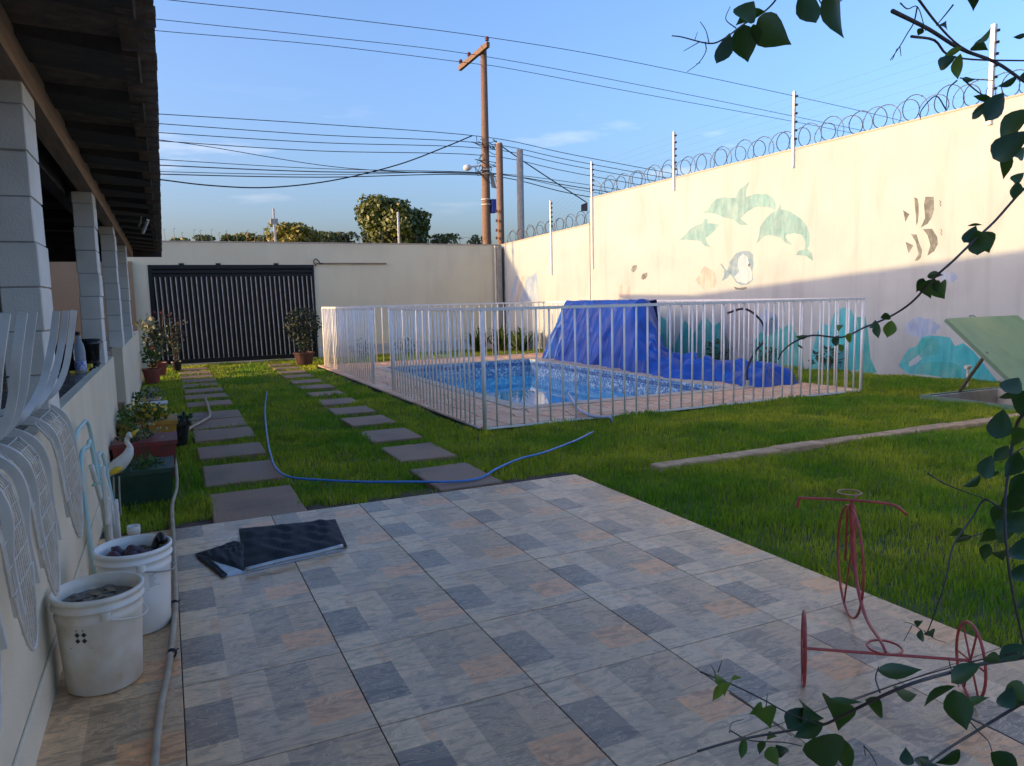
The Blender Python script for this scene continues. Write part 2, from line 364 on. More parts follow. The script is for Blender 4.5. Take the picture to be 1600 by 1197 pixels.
def thing(name, label, cat, loc, group=None):
    o = bpy.data.objects.new(name, None); COL.objects.link(o); o.location = tuple(map(float, loc)); o.empty_display_size = .1
    return tag(o, label, cat, group)
def tag(o, label, cat, group=None):
    o['label'] = label; o['category'] = cat
    if group: o['group'] = group
    return o
def inst(src, parent, loc=None, name=None):
    c_ = src.copy(); COL.objects.link(c_); c_.parent = parent
    if loc is not None: c_.location = tuple(map(float, loc))
    return c_
def smooth_path(pts, k=6):     # Catmull-Rom
    p = [np.array(x, float) for x in pts]; p = [2*p[0]-p[1]]+p+[2*p[-1]-p[-2]]; o = []
    for i in range(1, len(p)-2):
        for j in range(k):
            t = j/k; a, b, c_, d = p[i-1:i+3]
            o.append(.5*((2*b)+(-a+c_)*t+(2*a-5*b+4*c_-d)*t*t+(-a+3*b-3*c_+d)*t**3))
    o.append(p[-2]); return o

# ---------------------------------------------------------------- ground
mb = MB()
def sheet(rects, holes, z):
    xs = sorted({v for r in rects+holes for v in (r[0], r[1])}); ys = sorted({v for r in rects+holes for v in (r[2], r[3])})
    for i in range(len(xs)-1):
        for j in range(len(ys)-1):
            cx, cy_ = (xs[i]+xs[i+1])/2, (ys[j]+ys[j+1])/2
            if any(a < cx < b and c_ < cy_ < d for a, b, c_, d in holes): continue
            mb.add([(xs[i], ys[j], z), (xs[i+1], ys[j], z), (xs[i+1], ys[j+1], z), (xs[i], ys[j+1], z)], [(0, 1, 2, 3)])
PX0, PX1, PY0, PY1 = 4.42, 8.02, 9.12, 16.25        # pool opening
HX0, HX1, HY0, HY1 = 9.55, 11.1, 5.38, 6.86         # pit of the green hatch
sheet([(-400, 400, -400, 400)], [(PX0, PX1, PY0, PY1), (HX0, HX1, HY0, HY1)], -.07)
g_ = mb.build('ground', m_ground, kind='structure', origin=(0, 0, 0))

# stepping stones
T1 = [(5.40, 6.30), (6.60, 7.42), (7.80, 8.46), (8.86, 9.62), (9.74, 10.46), (10.56, 11.28)]
T1 += [(12.0+i*.98, 12.0+i*.98+.56) for i in range(8)]
T2 = [(5.50, 6.32), (6.67, 7.40), (7.80, 8.50), (8.90, 9.58), (10.02, 10.62), (11.05, 11.65), (12.12, 12.70), (13.28, 13.84), (14.40, 14.96), (15.52, 16.08), (16.6, 17.15), (17.7, 18.2), (18.8, 19.3)]
STONES = [(.22, .86, a, b) for a, b in T1]+[(-.42, .18, 10.05, 10.62), (-.42, .18, 10.66, 11.2)]
def t2x(y): return 1.90+max(0, y-6)*.028
ST2 = [(t2x(a), t2x(a)+.56, a, b) for a, b in T2]
for nm, lst in (('stepping_stone_path', STONES), ('stepping_stone_path', ST2)):
    pth = bpy.data.objects.new(nm, None); COL.objects.link(pth); pth['kind'] = 'structure'; pth.location = (lst[0][0]+.3, lst[0][2], 0)
    for x0, x1, y0, y1 in lst:
        j = lambda: random.uniform(-.012, .012)
        m_ = MB(); z1 = random.uniform(-.006, .004)
        a = [(x0+j(), y0+j()), (x1+j(), y0+j()), (x1+j(), y1+j()), (x0+j(), y1+j())]
        cx, cy_ = (x0+x1)/2, (y0+y1)/2
        v = [(x, y, -.06) for x, y in a]+[(x, y, z1-.008) for x, y in a]+[(x+(.012 if x < cx else -.012), y+(.012 if y < cy_ else -.012), z1) for x, y in a]
        m_.add(v, [(8, 9, 10, 11)]+[(k*4+i, k*4+(i+1) % 4, k*4+4+(i+1) % 4, k*4+4+i) for k in range(2) for i in range(4)])
        m_.build('stone', m_step, pth)

# patio of printed tiles
OX, OY = -.033, 3.713
XL, XR, YF, YN = -.5, 3.085, 5.40, -.9
patio = bpy.data.objects.new('tiled_patio', None); COL.objects.link(patio); patio['kind'] = 'structure'; patio.location = (1.3, 2, 0)
mb = MB().box(XL, XR-.004, YN, YF-.004, -.06, -.0025); mb.build('mortar_bed', m_grout, patio)
proto = None; g = .0022
for i in range(-1, 5):
    for j in range(-8, 3):
        x0, y0 = OX+i*TS, OY+j*TS
        a, b, c_, d = max(x0+g, XL), min(x0+TS-g, XR), max(y0+g, YN), min(y0+TS-g, YF)
        if i == 4: b = XR
        if b-a < .02 or d-c_ < .02: continue
        full = abs(b-a-TS+2*g) < 1e-6 and abs(d-c_-TS+2*g) < 1e-6
        if full and proto is not None:
            o = inst(proto, patio, np.array([x0, y0, 0])-np.array(patio.location))
        else:
            o = MB().cbox(a, b, c_, d, -.012, 0, .0012).build('tile', m_tile, patio, origin=(x0, y0, 0))
            if full: proto = o
        o.location.z += random.uniform(-.0006, .0006)
MB().box(-.5, 8, -9, YN-.004, -.06, -.004).build('bounce_paving', mat('pale_paving', (.52, .44, .34), (.42, .36, .29), .8, scale=3), kind='structure')  # unseen pale paving added behind the camera to bounce light onto the pillars
# soil strip between tiles and grass
mb = MB()
N = 60
v = []; f = []
for i in range(N+1):
    x = -.5+i*3.75/N
    v += [(x, YF-.02, -.030), (x, YF+.10+.05*sin(i*.9)+.03*sin(i*2.3), -.022+.008*sin(i*1.7)), (x, YF+.34, -.045)]
for i in range(N):
    for k in range(2): f.append((i*3+k, i*3+3+k, i*3+4+k, i*3+1+k))
mb.add(v, f); mb.build('soil_strip', m_soil, kind='structure', smooth=True)

# kerb strip across the lawn
kerb = bpy.data.objects.new('garden_kerb', None); COL.objects.link(kerb); kerb['kind'] = 'structure'; kerb.location = (7, 5.3, 0)
x = 3.85
while x < 11.9:
    l_ = random.uniform(.55, .8); x1 = min(x+l_, 12.2)
    MB().cbox(x, x1-.008, 5.24+random.uniform(-.012, .012), 5.39+random.uniform(-.012, .012), -.07, .012+random.uniform(-.008, .008), .01).build('kerb_piece', m_kerb, kerb); x = x1

# pool deck of irregular flat stones
DX0, DX1, DY0, DY1 = 3.22, 9.52, 7.86, 18.0
deck = bpy.data.objects.new('pool_deck', None); COL.objects.link(deck); deck['kind'] = 'structure'; deck.location = (6, 12, 0)
mb = MB(); sheet([(DX0, DX1, DY0, DY1)], [(PX0, PX1, PY0, PY1)], .0)
mb2 = MB()
for (x, y, z) in []: pass
mb.build('mortar_bed', mat('deck_mortar', (.22, .17, .13), None, .95, scale=12), deck)
def deckstones(x0, x1, y0, y1, nx, ny):
    gx_ = [[(x0+(x1-x0)*(i+(random.uniform(-.22, .22) if 0 < i < nx else 0))/nx, y0+(y1-y0)*(j+(random.uniform(-.22, .22) if 0 < j < ny else 0))/ny) for j in range(ny+1)] for i in range(nx+1)]
    for i in range(nx):
        for j in range(ny):
            q4 = [gx_[i][j], gx_[i+1][j], gx_[i+1][j+1], gx_[i][j+1]]
            cx = sum(p[0] for p in q4)/4; cy_ = sum(p[1] for p in q4)/4
            q8 = []
            for k in range(4):
                a, b = q4[k], q4[(k+1) % 4]; q8 += [a, ((a[0]+b[0])/2, (a[1]+b[1])/2)]
            q8 = [(cx+(px-cx)*.955, cy_+(py-cy_)*.955) for px, py in q8]
            h = .016+random.uniform(-.003, .003)
            m_ = MB(); m_.add([(a, b, .0) for a, b in q8]+[(cx+(a-cx)*.97, cy_+(b-cy_)*.97, h) for a, b in q8], [tuple(range(8, 16))]+[(k, (k+1) % 8, 8+(k+1) % 8, 8+k) for k in range(8)])
            m_.build('stone', m_stone, deck)
cp = .22
deckstones(DX0+.02, DX1-.02, DY0+.02, PY0-cp, 18, 4)
deckstones(DX0+.02, PX0-cp, PY0-cp, DY1, 3, 28)
deckstones(PX1+cp, DX1-.02, PY0-cp, DY1, 4, 16)
deckstones(PX0-cp, PX1+cp, PY1+cp, DY1, 9, 4)
# pool shell, coping, water
pool = bpy.data.objects.new('swimming_pool', None); COL.objects.link(pool); pool['kind'] = 'structure'; pool.location = (6.2, 12.7, 0)
m_cop = mat('coping_stone', (.56, .46, .36), (.46, .34, .24), .7, scale=9, bump=.4)
for (x0, x1, y0, y1, along) in ((PX0-cp, PX1+cp, PY0-cp, PY0, 0), (PX0-cp, PX1+cp, PY1, PY1+cp, 0), (PX0-cp, PX0, PY0, PY1, 1), (PX1, PX1+cp, PY0, PY1, 1)):
    n = int(((y1-y0) if along else (x1-x0))/.45)
    for k in range(n):
        if along: a = (x0, x1, y0+(y1-y0)*k/n+.003, y0+(y1-y0)*(k+1)/n-.003)
        else: a = (x0+(x1-x0)*k/n+.003, x0+(x1-x0)*(k+1)/n-.003, y0, y1)
        MB().cbox(*a, .003, .028, .006).build('coping_stone', m_cop, pool)
zb = -1.4; t = .05
mb = MB(); mb.box(PX0-t, PX0, PY0, PY1, zb, .002).box(PX1, PX1+t, PY0, PY1, zb, .002).box(PX0-t, PX1+t, PY0-t, PY0, zb, .002).box(PX0-t, PX1+t, PY1, PY1+t, zb, .002)
mb.build('pool_wall', m_mosaic, pool)
MB().add([(PX0, PY0, zb), (PX1, PY0, zb), (PX1, PY1, zb), (PX0, PY1, zb)], [(0, 1, 2, 3)]).build('pool_floor', m_mosaic, pool)
MB().add([(PX0, PY0, -.36), (PX1, PY0, -.36), (PX1, PY1, -.36), (PX0, PY1, -.36)], [(0, 1, 2, 3)]).build('pool_water', m_water, pool)

# ---------------------------------------------------------------- lawn and grass
def wall_x(y): return WA[0]+(WB[0]-WA[0])*(y-WA[1])/(WB[1]-WA[1])
def is_lawn(x, y):
    ok = (y < 20.7) & (x > -.47) & (x < WA[0]+(WB[0]-WA[0])*(y-WA[1])/(WB[1]-WA[1])-.03)
    ok &= ~((x < XR+.01) & (y < YF+.15+.05*np.sin(x*9)+.06*np.sin(x*3.1)))
    ok &= ~((x > DX0-.06) & (x < DX1+.05) & (y > DY0-.03) & (y < DY1+.05))
    ok &= ~((x > HX0-.12) & (x < HX1+.1) & (y > HY0-.05) & (y < HY1+.12))
    n_ = .5+.5*np.sin(x*7.3+y*3.1)
    ok &= ~((x > 4.0-.5*n_) & (y > 5.235+.02*np.sin(x*11)) & (y < 5.385+.03*np.sin(x*7)*np.sin(x*17)))
    bare = (np.sin(x*6.1+2*np.sin(y*9))+np.sin(y*13.7+x*3.3) > .55) & (y > 5.40) & (y < 5.75+.15*np.sin(x*2)) & (x > 5.4)
    ok &= ~(bare & (np.sin(x*91+y*57) > -.5))
    e = .012+.045*(.5+.25*np.sin(x*23+y*17)+.25*np.sin(x*9-y*31))**2
    for (a, b, c_, d) in STONES+ST2:
        ok &= ~((x > a+e) & (x < b-e) & (y > c_+e) & (y < d-e))
    return ok
def bumpz(x, y): return .010*np.sin(x*2.1+y*1.3)+.008*np.sin(x*4.7-y*3.9)-.028+np.where((y > 5.42) & (x > 3.1), .012, 0)
st = .12; gxn = int(13.2/st); gyn = int(22/st)
mb = MB(); idx = {}
for i in range(gxn):
    for j in range(gyn):
        x0, y0 = -.5+i*st, -.9+j*st; cx, cy_ = x0+st/2, y0+st/2
        if cx > wall_x(cy_) or cy_ > 20.9: continue
        if cx < XR+.0 and cy_ < YF+.1: continue
        if DX0+.1 < cx < DX1-.1 and DY0+.1 < cy_ < DY1-.1: continue
        if HX0 < cx < HX1 and HY0 < cy_ < HY1: continue
        fc = []
        for a, b in ((0, 0), (1, 0), (1, 1), (0, 1)):
            k = (i+a, j+b)
            if k not in idx:
                idx[k] = len(mb.v); xx, yy = -.5+k[0]*st, -.9+k[1]*st; mb.v.append((xx, yy, float(bumpz(xx, yy))-.022))
            fc.append(idx[k])
        mb.f.append(tuple(fc)); mb.mi.append(0)
mb.build('lawn', m_lawn, kind='structure', smooth=True, origin=(6, 9, -.03))

def grass_mesh():
    P = []
    for (x0, x1, y0, y1, dens) in ((-.5, 12.3, .3, 3.6, 3200), (-.5, 12.3, 3.6, 6.2, 3600), (-.5, 12.3, 6.2, 9, 2300), (-.5, 12.3, 9, 13, 1250), (-.5, 12.3, 13, 20.8, 650)):
        n = int((x1-x0)*(y1-y0)*dens); x = rng.uniform(x0, x1, n); y = rng.uniform(y0, y1, n)
        d = np.stack([x, y, np.full(n, 0.)], 1)-_C; z = d@_fw; px = 800+F_PX*(d@_rr)/np.maximum(z, .01); py = 598.5-F_PX*(d@_uu)/np.maximum(z, .01)
        k = (z > .3) & (px > -160) & (px < 1760) & (py < 1300) & is_lawn(x, y)
        P.append(np.stack([x[k], y[k], z[k]], 1))
    P = np.concatenate(P); x, y, dd = P.T; n = len(x)
    cl = .5+.25*np.sin(x*5.1+np.sin(y*3.7)*2)+.25*np.sin(y*6.3+x*2.9)+rng.uniform(-.25, .25, n)
    h = (.016+.042*np.clip(cl, 0, 1)**1.3)*rng.uniform(.7, 1.25, n)
    edge = (x > 9.4) | ((x < .2) & (y > 5.4)); h = np.where(edge, h*1.2, h)
    h *= np.where(rng.uniform(0, 1, n) > .985, 1.7, 1)
    wd = (.0016+.00055*dd)*rng.uniform(.7, 1.3, n); az = rng.uniform(0, 2*pi, n); lean = rng.uniform(.1, .75, n)*h; la = rng.uniform(0, 2*pi, n)
    zb_ = bumpz(x, y)-.03
    b = np.stack([x, y, zb_], 1); wv = np.stack([np.cos(az), np.sin(az), 0*az], 1)*wd[:, None]/1.0; lv = np.stack([np.cos(la), np.sin(la), 0*la], 1)
    up = np.array([0, 0, 1.])
    H = (h+.03)[:, None]
    v0 = b-wv; v1 = b+wv; m0 = b+up*H*.6+lv*lean[:, None]*.35; v2 = m0+wv*.8; v3 = m0-wv*.8; v4 = b+up*H+lv*lean[:, None]
    V = np.stack([v0, v1, v2, v3, v4], 1).reshape(-1, 3)
    me = bpy.data.meshes.new('grass'); me.vertices.add(n*5); me.vertices.foreach_set('co', V.ravel().astype(np.float32))
    loops = np.tile(np.array([0, 1, 2, 3, 3, 2, 4]), (n, 1))+np.arange(n)[:, None]*5
    me.loops.add(n*7); me.loops.foreach_set('vertex_index', loops.ravel().astype(np.int32))
    me.polygons.add(n*2); ls = (np.arange(n)[:, None]*7+np.array([0, 4])).ravel()
    me.polygons.foreach_set('loop_start', ls.astype(np.int32))
    me.update(calc_edges=True); me.materials.append(m_grass); print('blades', n); return me
go = bpy.data.objects.new('grass', grass_mesh()); COL.objects.link(go); go['kind'] = 'stuff'
tag(go, 'thick green lawn grass growing between the stones and around the pool', 'grass')

# ---------------------------------------------------------------- house with porch on the left
house = thing('house', 'grey house porch with block pillars, wooden beam and dark overhanging roof beside the patio', 'house', (-3, 8, 0))
YE = 17.0
def part(mb_, n, m_, p=None, **k): return mb_.build(n, m_, p or house, **k)
part(MB().box(-.56, -.5, -1.5, 8.6, -.06, 1.0), 'low_wall', m_low)
part(MB().box(-.62, -.5, 10.35, 16.9, -.06, 1.0), 'low_wall', m_low)
part(MB().cbox(-.499, -.487, -1.5, 8.6, -.06, .16, .003), 'skirting', m_low)
part(MB().box(-1.25, -.562, -1.5, 8.6, .93, .990), 'counter', m_counter)
part(MB().box(-1.25, -.622, 8.62, 16.9, .93, .990), 'counter', m_counter)
part(MB().box(-1.0, -.645, 8.63, 10.33, -.06, .35).box(-1.0, -.645, 8.63, 10.33, .352, .93), 'infill_wall', mat('brown_render', (.22, .16, .11), None, .8, scale=5))
part(MB().box(-.645, -.515, 10.15, 10.34, -.06, .33), 'brown_plinth', mat('plinth_tile', (.40, .24, .15), (.3, .17, .1), .5, scale=6))
part(MB().box(-6, -1.25, -3, 20.9, -.06, -.01), 'porch_floor', m_counter)
part(MB().box(-2.75, -2.6, -3, 16.9, -.06, 3.0), 'inner_wall', m_dark)
part(MB().box(-6.0, -5.85, -3, 17.0, -.06, 3.3), 'rear_wall', m_wall_b)
# pillars of stacked blocks
for yp in (3.97, 7.5, 10.6, 13.75):
    pl = part(MB().box(-.652, -.508, yp+.006, yp+.332, 1.0, 2.5), 'pillar', m_mortar)
    z = 1.003; k = 0
    while z < 2.45:
        jx, jy = random.uniform(-.006, .006), random.uniform(-.006, .006)
        MB().cbox(-.66+jx, -.5+jx, yp+jy, yp+.34+jy, z, min(z+.193, 2.498), .005).build('block', m_block, pl); z += .2
part(MB().box(-.60, -.49, -.7, YE, 2.50, 2.675), 'beam', m_beam)
part(MB().box(-.80, -.70, -.7, YE, 2.47, 2.60), 'inner_beam', m_dark)
for k in range(11):                                     # cross joists under the porch roof
    part(MB().box(-2.6, -.8, -.2+k*1.6, -.12+k*1.6, 2.62, 2.74), 'joist', m_dark)
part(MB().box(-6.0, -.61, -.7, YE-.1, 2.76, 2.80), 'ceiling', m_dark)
# deep-rib roofing sheets of the eave
EX0, EX1 = -.615, -.03
for k in range(-1, 19):
    y = .18+k*.9
    prof = [(0, 2.70), (.04, 2.60), (.44, 2.60), (.50, 2.70), (.86, 2.70)]
    pts = [(y+a, z) for a, z in prof if y+a <= YE]
    if len(pts) < 2: continue
    m_ = MB(); v = []
    for (a, z) in pts: v += [(EX0, a, z+.06), (EX1, a, z), (EX1, a, z+.012), (EX0, a, z+.072)]
    f = []
    for i in range(len(pts)-1):
        for e_ in range(4): f.append((i*4+e_, i*4+(e_+1) % 4, i*4+4+(e_+1) % 4, i*4+4+e_))
    f += [(3, 2, 1, 0), tuple(len(pts)*4-4+i for i in range(4))]
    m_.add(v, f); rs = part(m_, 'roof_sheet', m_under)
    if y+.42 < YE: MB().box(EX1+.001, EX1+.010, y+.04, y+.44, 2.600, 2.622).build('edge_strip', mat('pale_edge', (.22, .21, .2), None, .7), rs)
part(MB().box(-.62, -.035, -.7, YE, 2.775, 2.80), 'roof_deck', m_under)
# broken row of clay tile ends along the eave
y = -.65; tp = None
while y < YE-.1:
    rr = .052+random.uniform(-.006, .006); xo = random.uniform(-.006, .006)
    m_ = MB(); n = 6; v = []
    for xx in (-.09, .046+xo):
        for a in range(n+1):
            th = pi*a/n; v.append((xx, y+.075+rr*1.3*cos(th), 2.60+random.uniform(0, .008)+rr*sin(th)))
        for a in range(n, -1, -1):
            th = pi*a/n; v.append((xx, y+.075+(rr*1.3-.014)*cos(th), 2.60+(rr-.012)*sin(th)))
    k = 2*(n+1); f = [(i, (i+1) % k, k+(i+1) % k, k+i) for i in range(k)]+[(i, 2*n+1-i, 2*n-i, i+1) for i in range(n)]+[(k+i+1, k+2*n-i, k+2*n+1-i, k+i) for i in range(n)]
    m_.add(v, f); part(m_, 'roof_tile', m_clay); y += .150
# roof slopes (ridge unseen, lowered at the far end to shape its shadow)
def ridge(y): return 4.26 if y < 8 else 4.26-(y-8)*.118
m_ = MB(); ys = [-.72, 4, 8, 10, 12, 14, 16, YE]; v = []
for y in ys: v += [(.03, y, 2.665), (-5, y, ridge(y)-.02), (-10.2, y, 2.7), (-10.2, y, 2.64), (-5, y, ridge(y)-.1), (-.6, y, 2.69)]
f = []
for i in range(len(ys)-1):
    for k in (0, 1, 2, 3, 4, 5): f.append((i*6+k, i*6+(k+1) % 6, i*6+6+(k+1) % 6, i*6+6+k))
f += [(5, 4, 3, 2, 1, 0), tuple(len(v)-6+i for i in range(6))]
m_.add(v, f); part(m_, 'roof', m_clay)
part(MB().prism([(-.64, YE-.10, 2.80), (-5, YE-.10, ridge(YE)-.12), (-10, YE-.10, 2.64), (-10, YE-.10, 2.4), (-.64, YE-.10, 2.4)], (0, .06, 0)), 'gable_board', m_under)
part(MB().box(-.56, .035, YE-.012, YE+.02, 2.50, 2.69), 'end_board', m_under)

# ---------------------------------------------------------------- back wall, gate
bw = thing('back_wall', 'long cream rendered wall with the black gate in it, closing the yard', 'wall', (5, 21, 0))
YW = 20.95
part(MB().box(-6, -.30, YW, YW+.15, -.06, 3.11), 'wall_panel', m_wall_b, bw)
part(MB().box(-.30, 3.80, YW, YW+.15, 2.53, 3.11), 'wall_panel', m_wall_b, bw)
part(MB().box(3.80, 9.46, YW, YW+.15, -.06, 3.11), 'wall_panel', m_wall_b, bw)
part(MB().box(-6, 9.46, YW-.012, YW+.165, 3.111, 3.145), 'coping', m_cap, bw)
part(MB().box(3.82, 9.30, YW-.014, YW-.001, -.06, .30), 'pale_skirting', mat('skirting_paint', (.62, .60, .54), None, .8, scale=4), bw)
gate = thing('sliding_gate', 'wide black metal gate with vertical slats with painted edge glints in the back wall', 'gate', (1.75, YW+.03, 0))
gx0, gx1 = -.30, 3.80
part(MB().box(gx0, gx1, YW+.08, YW+.11, 0, 2.5), 'backing_sheet', m_gate, gate)
part(MB().box(gx0, gx0+.09, YW-.02, YW+.08, -.04, 2.53), 'side_post', m_gate, gate)
part(MB().box(gx1-.05, gx1, YW-.02, YW+.08, -.04, 2.53), 'side_post', m_gate, gate)
part(MB().box(gx0, gx1, YW-.03, YW+.07, 2.44, 2.535), 'top_rail', m_gate, gate)
part(MB().box(gx0+.09, gx1-.05, YW-.01, YW+.07, 2.33, 2.39), 'top_rail', m_gate, gate)
part(MB().box(gx0+.09, gx1-.05, YW+.0, YW+.07, 2.23, 2.28), 'top_rail', m_gate, gate)
part(MB().box(gx0+.09, gx1-.05, YW-.0, YW+.07, .02, .12), 'bottom_rail', m_gate, gate)
n = 33; sl_ = None; zc = 1.17
for k in range(n):
    x = gx0+.14+k*(gx1-gx0-.22)/(n-1); lean = .06
    if sl_ is None:
        sl_ = part(MB().hexa([(x+lean, YW+.01, .12), (x+.06+lean, YW+.045, .12), (x+.05+lean, YW+.06, .12), (x-.01+lean, YW+.025, .12), (x, YW+.01, 2.23), (x+.06, YW+.045, 2.23), (x+.05, YW+.06, 2.23), (x-.01, YW+.025, 2.23)]), 'slat', m_gate, gate, origin=(x, YW, 0))
        se = MB().hexa([(x-.012+lean, YW-.004, .12), (x+.008+lean, YW-.004, .12), (x+.006+lean, YW+.008, .12), (x-.014+lean, YW+.02, .12), (x-.012, YW-.004, 2.23), (x+.008, YW-.004, 2.23), (x+.006, YW+.008, 2.23), (x-.014, YW+.02, 2.23)]).build('slat_glint', m_gedge, sl_)
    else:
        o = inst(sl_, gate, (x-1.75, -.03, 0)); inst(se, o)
for xx in (.42, 1.3, 2.75):
    part(MB().box(xx, xx+.12, YW-.02, YW+.03, 2.536, 2.58), 'roller_bracket', m_gate, gate)
gp = thing('gate_opener_rail', 'thin brown rail with a looped cable on the cream wall right of the gate', 'rail', (4.8, YW, 2.56))
part(MB().box(3.86, 5.84, YW-.04, YW-.015, 2.55, 2.585), 'rail', mat('rail_brown', (.25, .17, .1), None, .6), gp)
part(MB().tube(smooth_path([(3.86, YW-.04, 2.50), (3.80, YW-.06, 2.62), (3.86, YW-.06, 2.69), (3.94, YW-.05, 2.63), (3.98, YW-.04, 2.57), (4.05, YW-.04, 2.575)]), .014, 6), 'cable_loop', m_black, gp, smooth=True)
# corner post and pipe
cpz = thing('corner_post', 'pale concrete post with a conduit in the far corner of the yard', 'post', (9.30, 20.88, 0))
part(MB().box(9.26, 9.40, 20.80, 20.93, -.05, 3.08), 'post', m_conc, cpz)
part(MB().tube([(9.21, 20.86, 0), (9.21, 20.86, 3.1)], .022, 8), 'conduit', m_offw, cpz)
part(MB().tube([(9.43, 20.78, 0), (9.43, 20.78, 3.0)], .02, 8), 'dark_pipe', m_black, cpz)

# ---------------------------------------------------------------- painted right wall
rw = thing('mural_wall', 'tall cream side wall painted with faded sea animals, half in evening sun', 'wall', (11, 14, 0))
def wp(p, off, z): q_ = np.array(p)+WN*off; return (q_[0], q_[1], z)
def wat(y): t_ = (y-WA[1])/(WB[1]-WA[1]); return WA+(WB-WA)*t_
def ztop(y):
    if y < 17.0: return 4.42+(y-7.3)*(-.0405)
    return 3.37-(y-17.05)*.066
def wallseg(y0, y1, name='wall_panel'):
    a, b = wat(y0), wat(y1); z0, z1 = ztop(y0+1e-4), ztop(y1-1e-4)
    part(MB().hexa([wp(a, 0, -.06), wp(b, 0, -.06), wp(b, -.16, -.06), wp(a, -.16, -.06), wp(a, 0, z0), wp(b, 0, z1), wp(b, -.16, z1), wp(a, -.16, z0)]), name, m_wall_r, rw)
    part(MB().hexa([wp(a, .012, z0+.001), wp(b, .012, z1+.001), wp(b, -.172, z1+.001), wp(a, -.172, z0+.001), wp(a, .012, z0+.03), wp(b, .012, z1+.03), wp(b, -.172, z1+.03), wp(a, -.172, z0+.03)]), 'coping', m_cap, rw)
wallseg(-6, 16.98); wallseg(17.002, 20.94)
# mural: flat paint
def paintmat(name, c, fade=.35, sc=7.):
    m_, q = newmat(name, c, .85)
    f1 = q.ramp(q.noise(q.world(), sc, 8, .8, .65), .42, .66); f2 = q.ramp(q.noise(q.world((1, 1, .3)), 2.1, 5), .4, .7)
    f_ = q.math('MINIMUM', q.math('ADD', q.math('MULTIPLY', f1, fade), q.math('MULTIPLY', f2, fade*.7)), .9)
    st_ = q.ramp(q.noise(q.world((9, 9, 2.2)), 1.0, 5, .6), .35, .65, (.80, .82, .84), (1.14, 1.12, 1.1))
    q.l(q.mix(1., q.mix(f_, c, CREAM), st_, 'MULTIPLY'), q.b.inputs['Base Color']); return m_
pm_d = paintmat('dolphin_green', (.17, .32, .33), .22); pm_dk = paintmat('faded_grey_paint', (.10, .10, .095), .3); pm_pk = paintmat('faded_pink', (.42, .33, .30), .5)
pm_bl = paintmat('fish_blue', (.14, .24, .33), .3); pm_wh = paintmat('pale_belly', (.36, .43, .50), .3); pm_teal = paintmat('teal_paint', (.035, .33, .32), .2, 4.)
pm_aq = paintmat('aqua_paint', (.045, .38, .42), .15, 3.); pm_lav = paintmat('lavender_paint', (.24, .33, .50), .5, 3.); pm_eye = paintmat('dark_eye', (.1, .1, .1), .1)
pm_st = paintmat('faint_lilac', (.34, .33, .34), .6, 3.)
mural_n = [0]
def mural(name, pts, material, sc=1., ox=0., oy=0., off=.003):
    m_ = MB(); P_ = [gw(ox+x/sc, oy+y/sc, off) for x, y in pts]
    P_ = [np.array([p[0], p[1], p[2]]) for p in P_]
    m_.prism(P_, np.append(-WN*.0022, 0)); return m_.build(name, material, rw)
R2 = dict(sc=3.2, ox=900, oy=250)
mural('painted_dolphin', [(630, 265), (660, 250), (680, 215), (700, 195), (740, 185), (795, 190), (815, 150), (868, 108), (850, 150), (848, 185), (900, 168), (950, 168), (985, 190), (998, 220), (996, 250), (960, 235), (900, 235), (860, 255), (835, 280), (822, 292), (860, 325), (820, 325), (785, 297), (740, 288), (700, 270), (660, 264)], pm_d, **R2)
mural('painted_dolphin', [(900, 420), (915, 380), (920, 335), (950, 290), (985, 258), (1005, 252), (1025, 212), (1024, 247), (1060, 252), (1120, 290), (1155, 330), (1168, 380), (1165, 430), (1155, 442), (1180, 470), (1185, 505), (1150, 480), (1100, 475), (1110, 455), (1145, 445), (1148, 410), (1130, 375), (1090, 365), (1050, 375), (1047, 387), (1080, 425), (1050, 417), (1020, 387), (970, 375), (940, 380), (915, 405)], pm_d, **R2)
mural('painted_dolphin', [(508, 403), (530, 390), (555, 365), (570, 345), (600, 328), (635, 315), (640, 292), (660, 295), (655, 315), (715, 320), (700, 345), (670, 375), (647, 390), (652, 412), (675, 438), (645, 432), (620, 405), (580, 402), (545, 398)], pm_d, **R2)
mural('painted_fish', [(755, 555), (768, 510), (798, 468), (830, 456), (865, 455), (884, 472), (888, 520), (880, 560), (885, 600), (860, 622), (830, 628), (800, 612), (780, 580)], pm_bl, **R2)
mural('fish_belly', [(808, 520), (815, 485), (838, 470), (858, 488), (868, 530), (880, 560), (880, 598), (850, 618), (805, 608), (790, 585), (815, 560)], pm_wh, off=.0055, **R2)
mural('fish_tail', [(720, 519), (728, 519), (752, 552), (775, 560), (757, 590), (728, 606), (742, 572), (738, 545)], pm_bl, **R2)
mural('fish_eye', [(861, 520), (868, 517), (872, 526), (866, 534), (860, 530)], pm_eye, off=.008, **R2)
mural('fish_foot', [(788, 634), (815, 640), (850, 634), (856, 642), (835, 650), (800, 648)], pm_dk, **R2)
mural('painted_pink_fish', [(595, 600), (620, 575), (632, 545), (642, 530), (670, 545), (695, 565), (702, 610), (690, 640), (640, 650), (615, 625)], pm_pk, **R2)
for q_ in ([(275, 552), (280, 535), (290, 526), (305, 525), (303, 545), (288, 563)], [(325, 592), (332, 570), (355, 562), (358, 575), (350, 592), (335, 600)]): mural('painted_shell', q_, pm_dk, **R2)
for q_ in ([(215, 618), (232, 622), (230, 690), (212, 690)], [(250, 628), (272, 630), (268, 690), (248, 690)]): mural('pink_coral', q_, pm_pk, **R2)
R1 = dict(sc=2.66, ox=1000, oy=0)
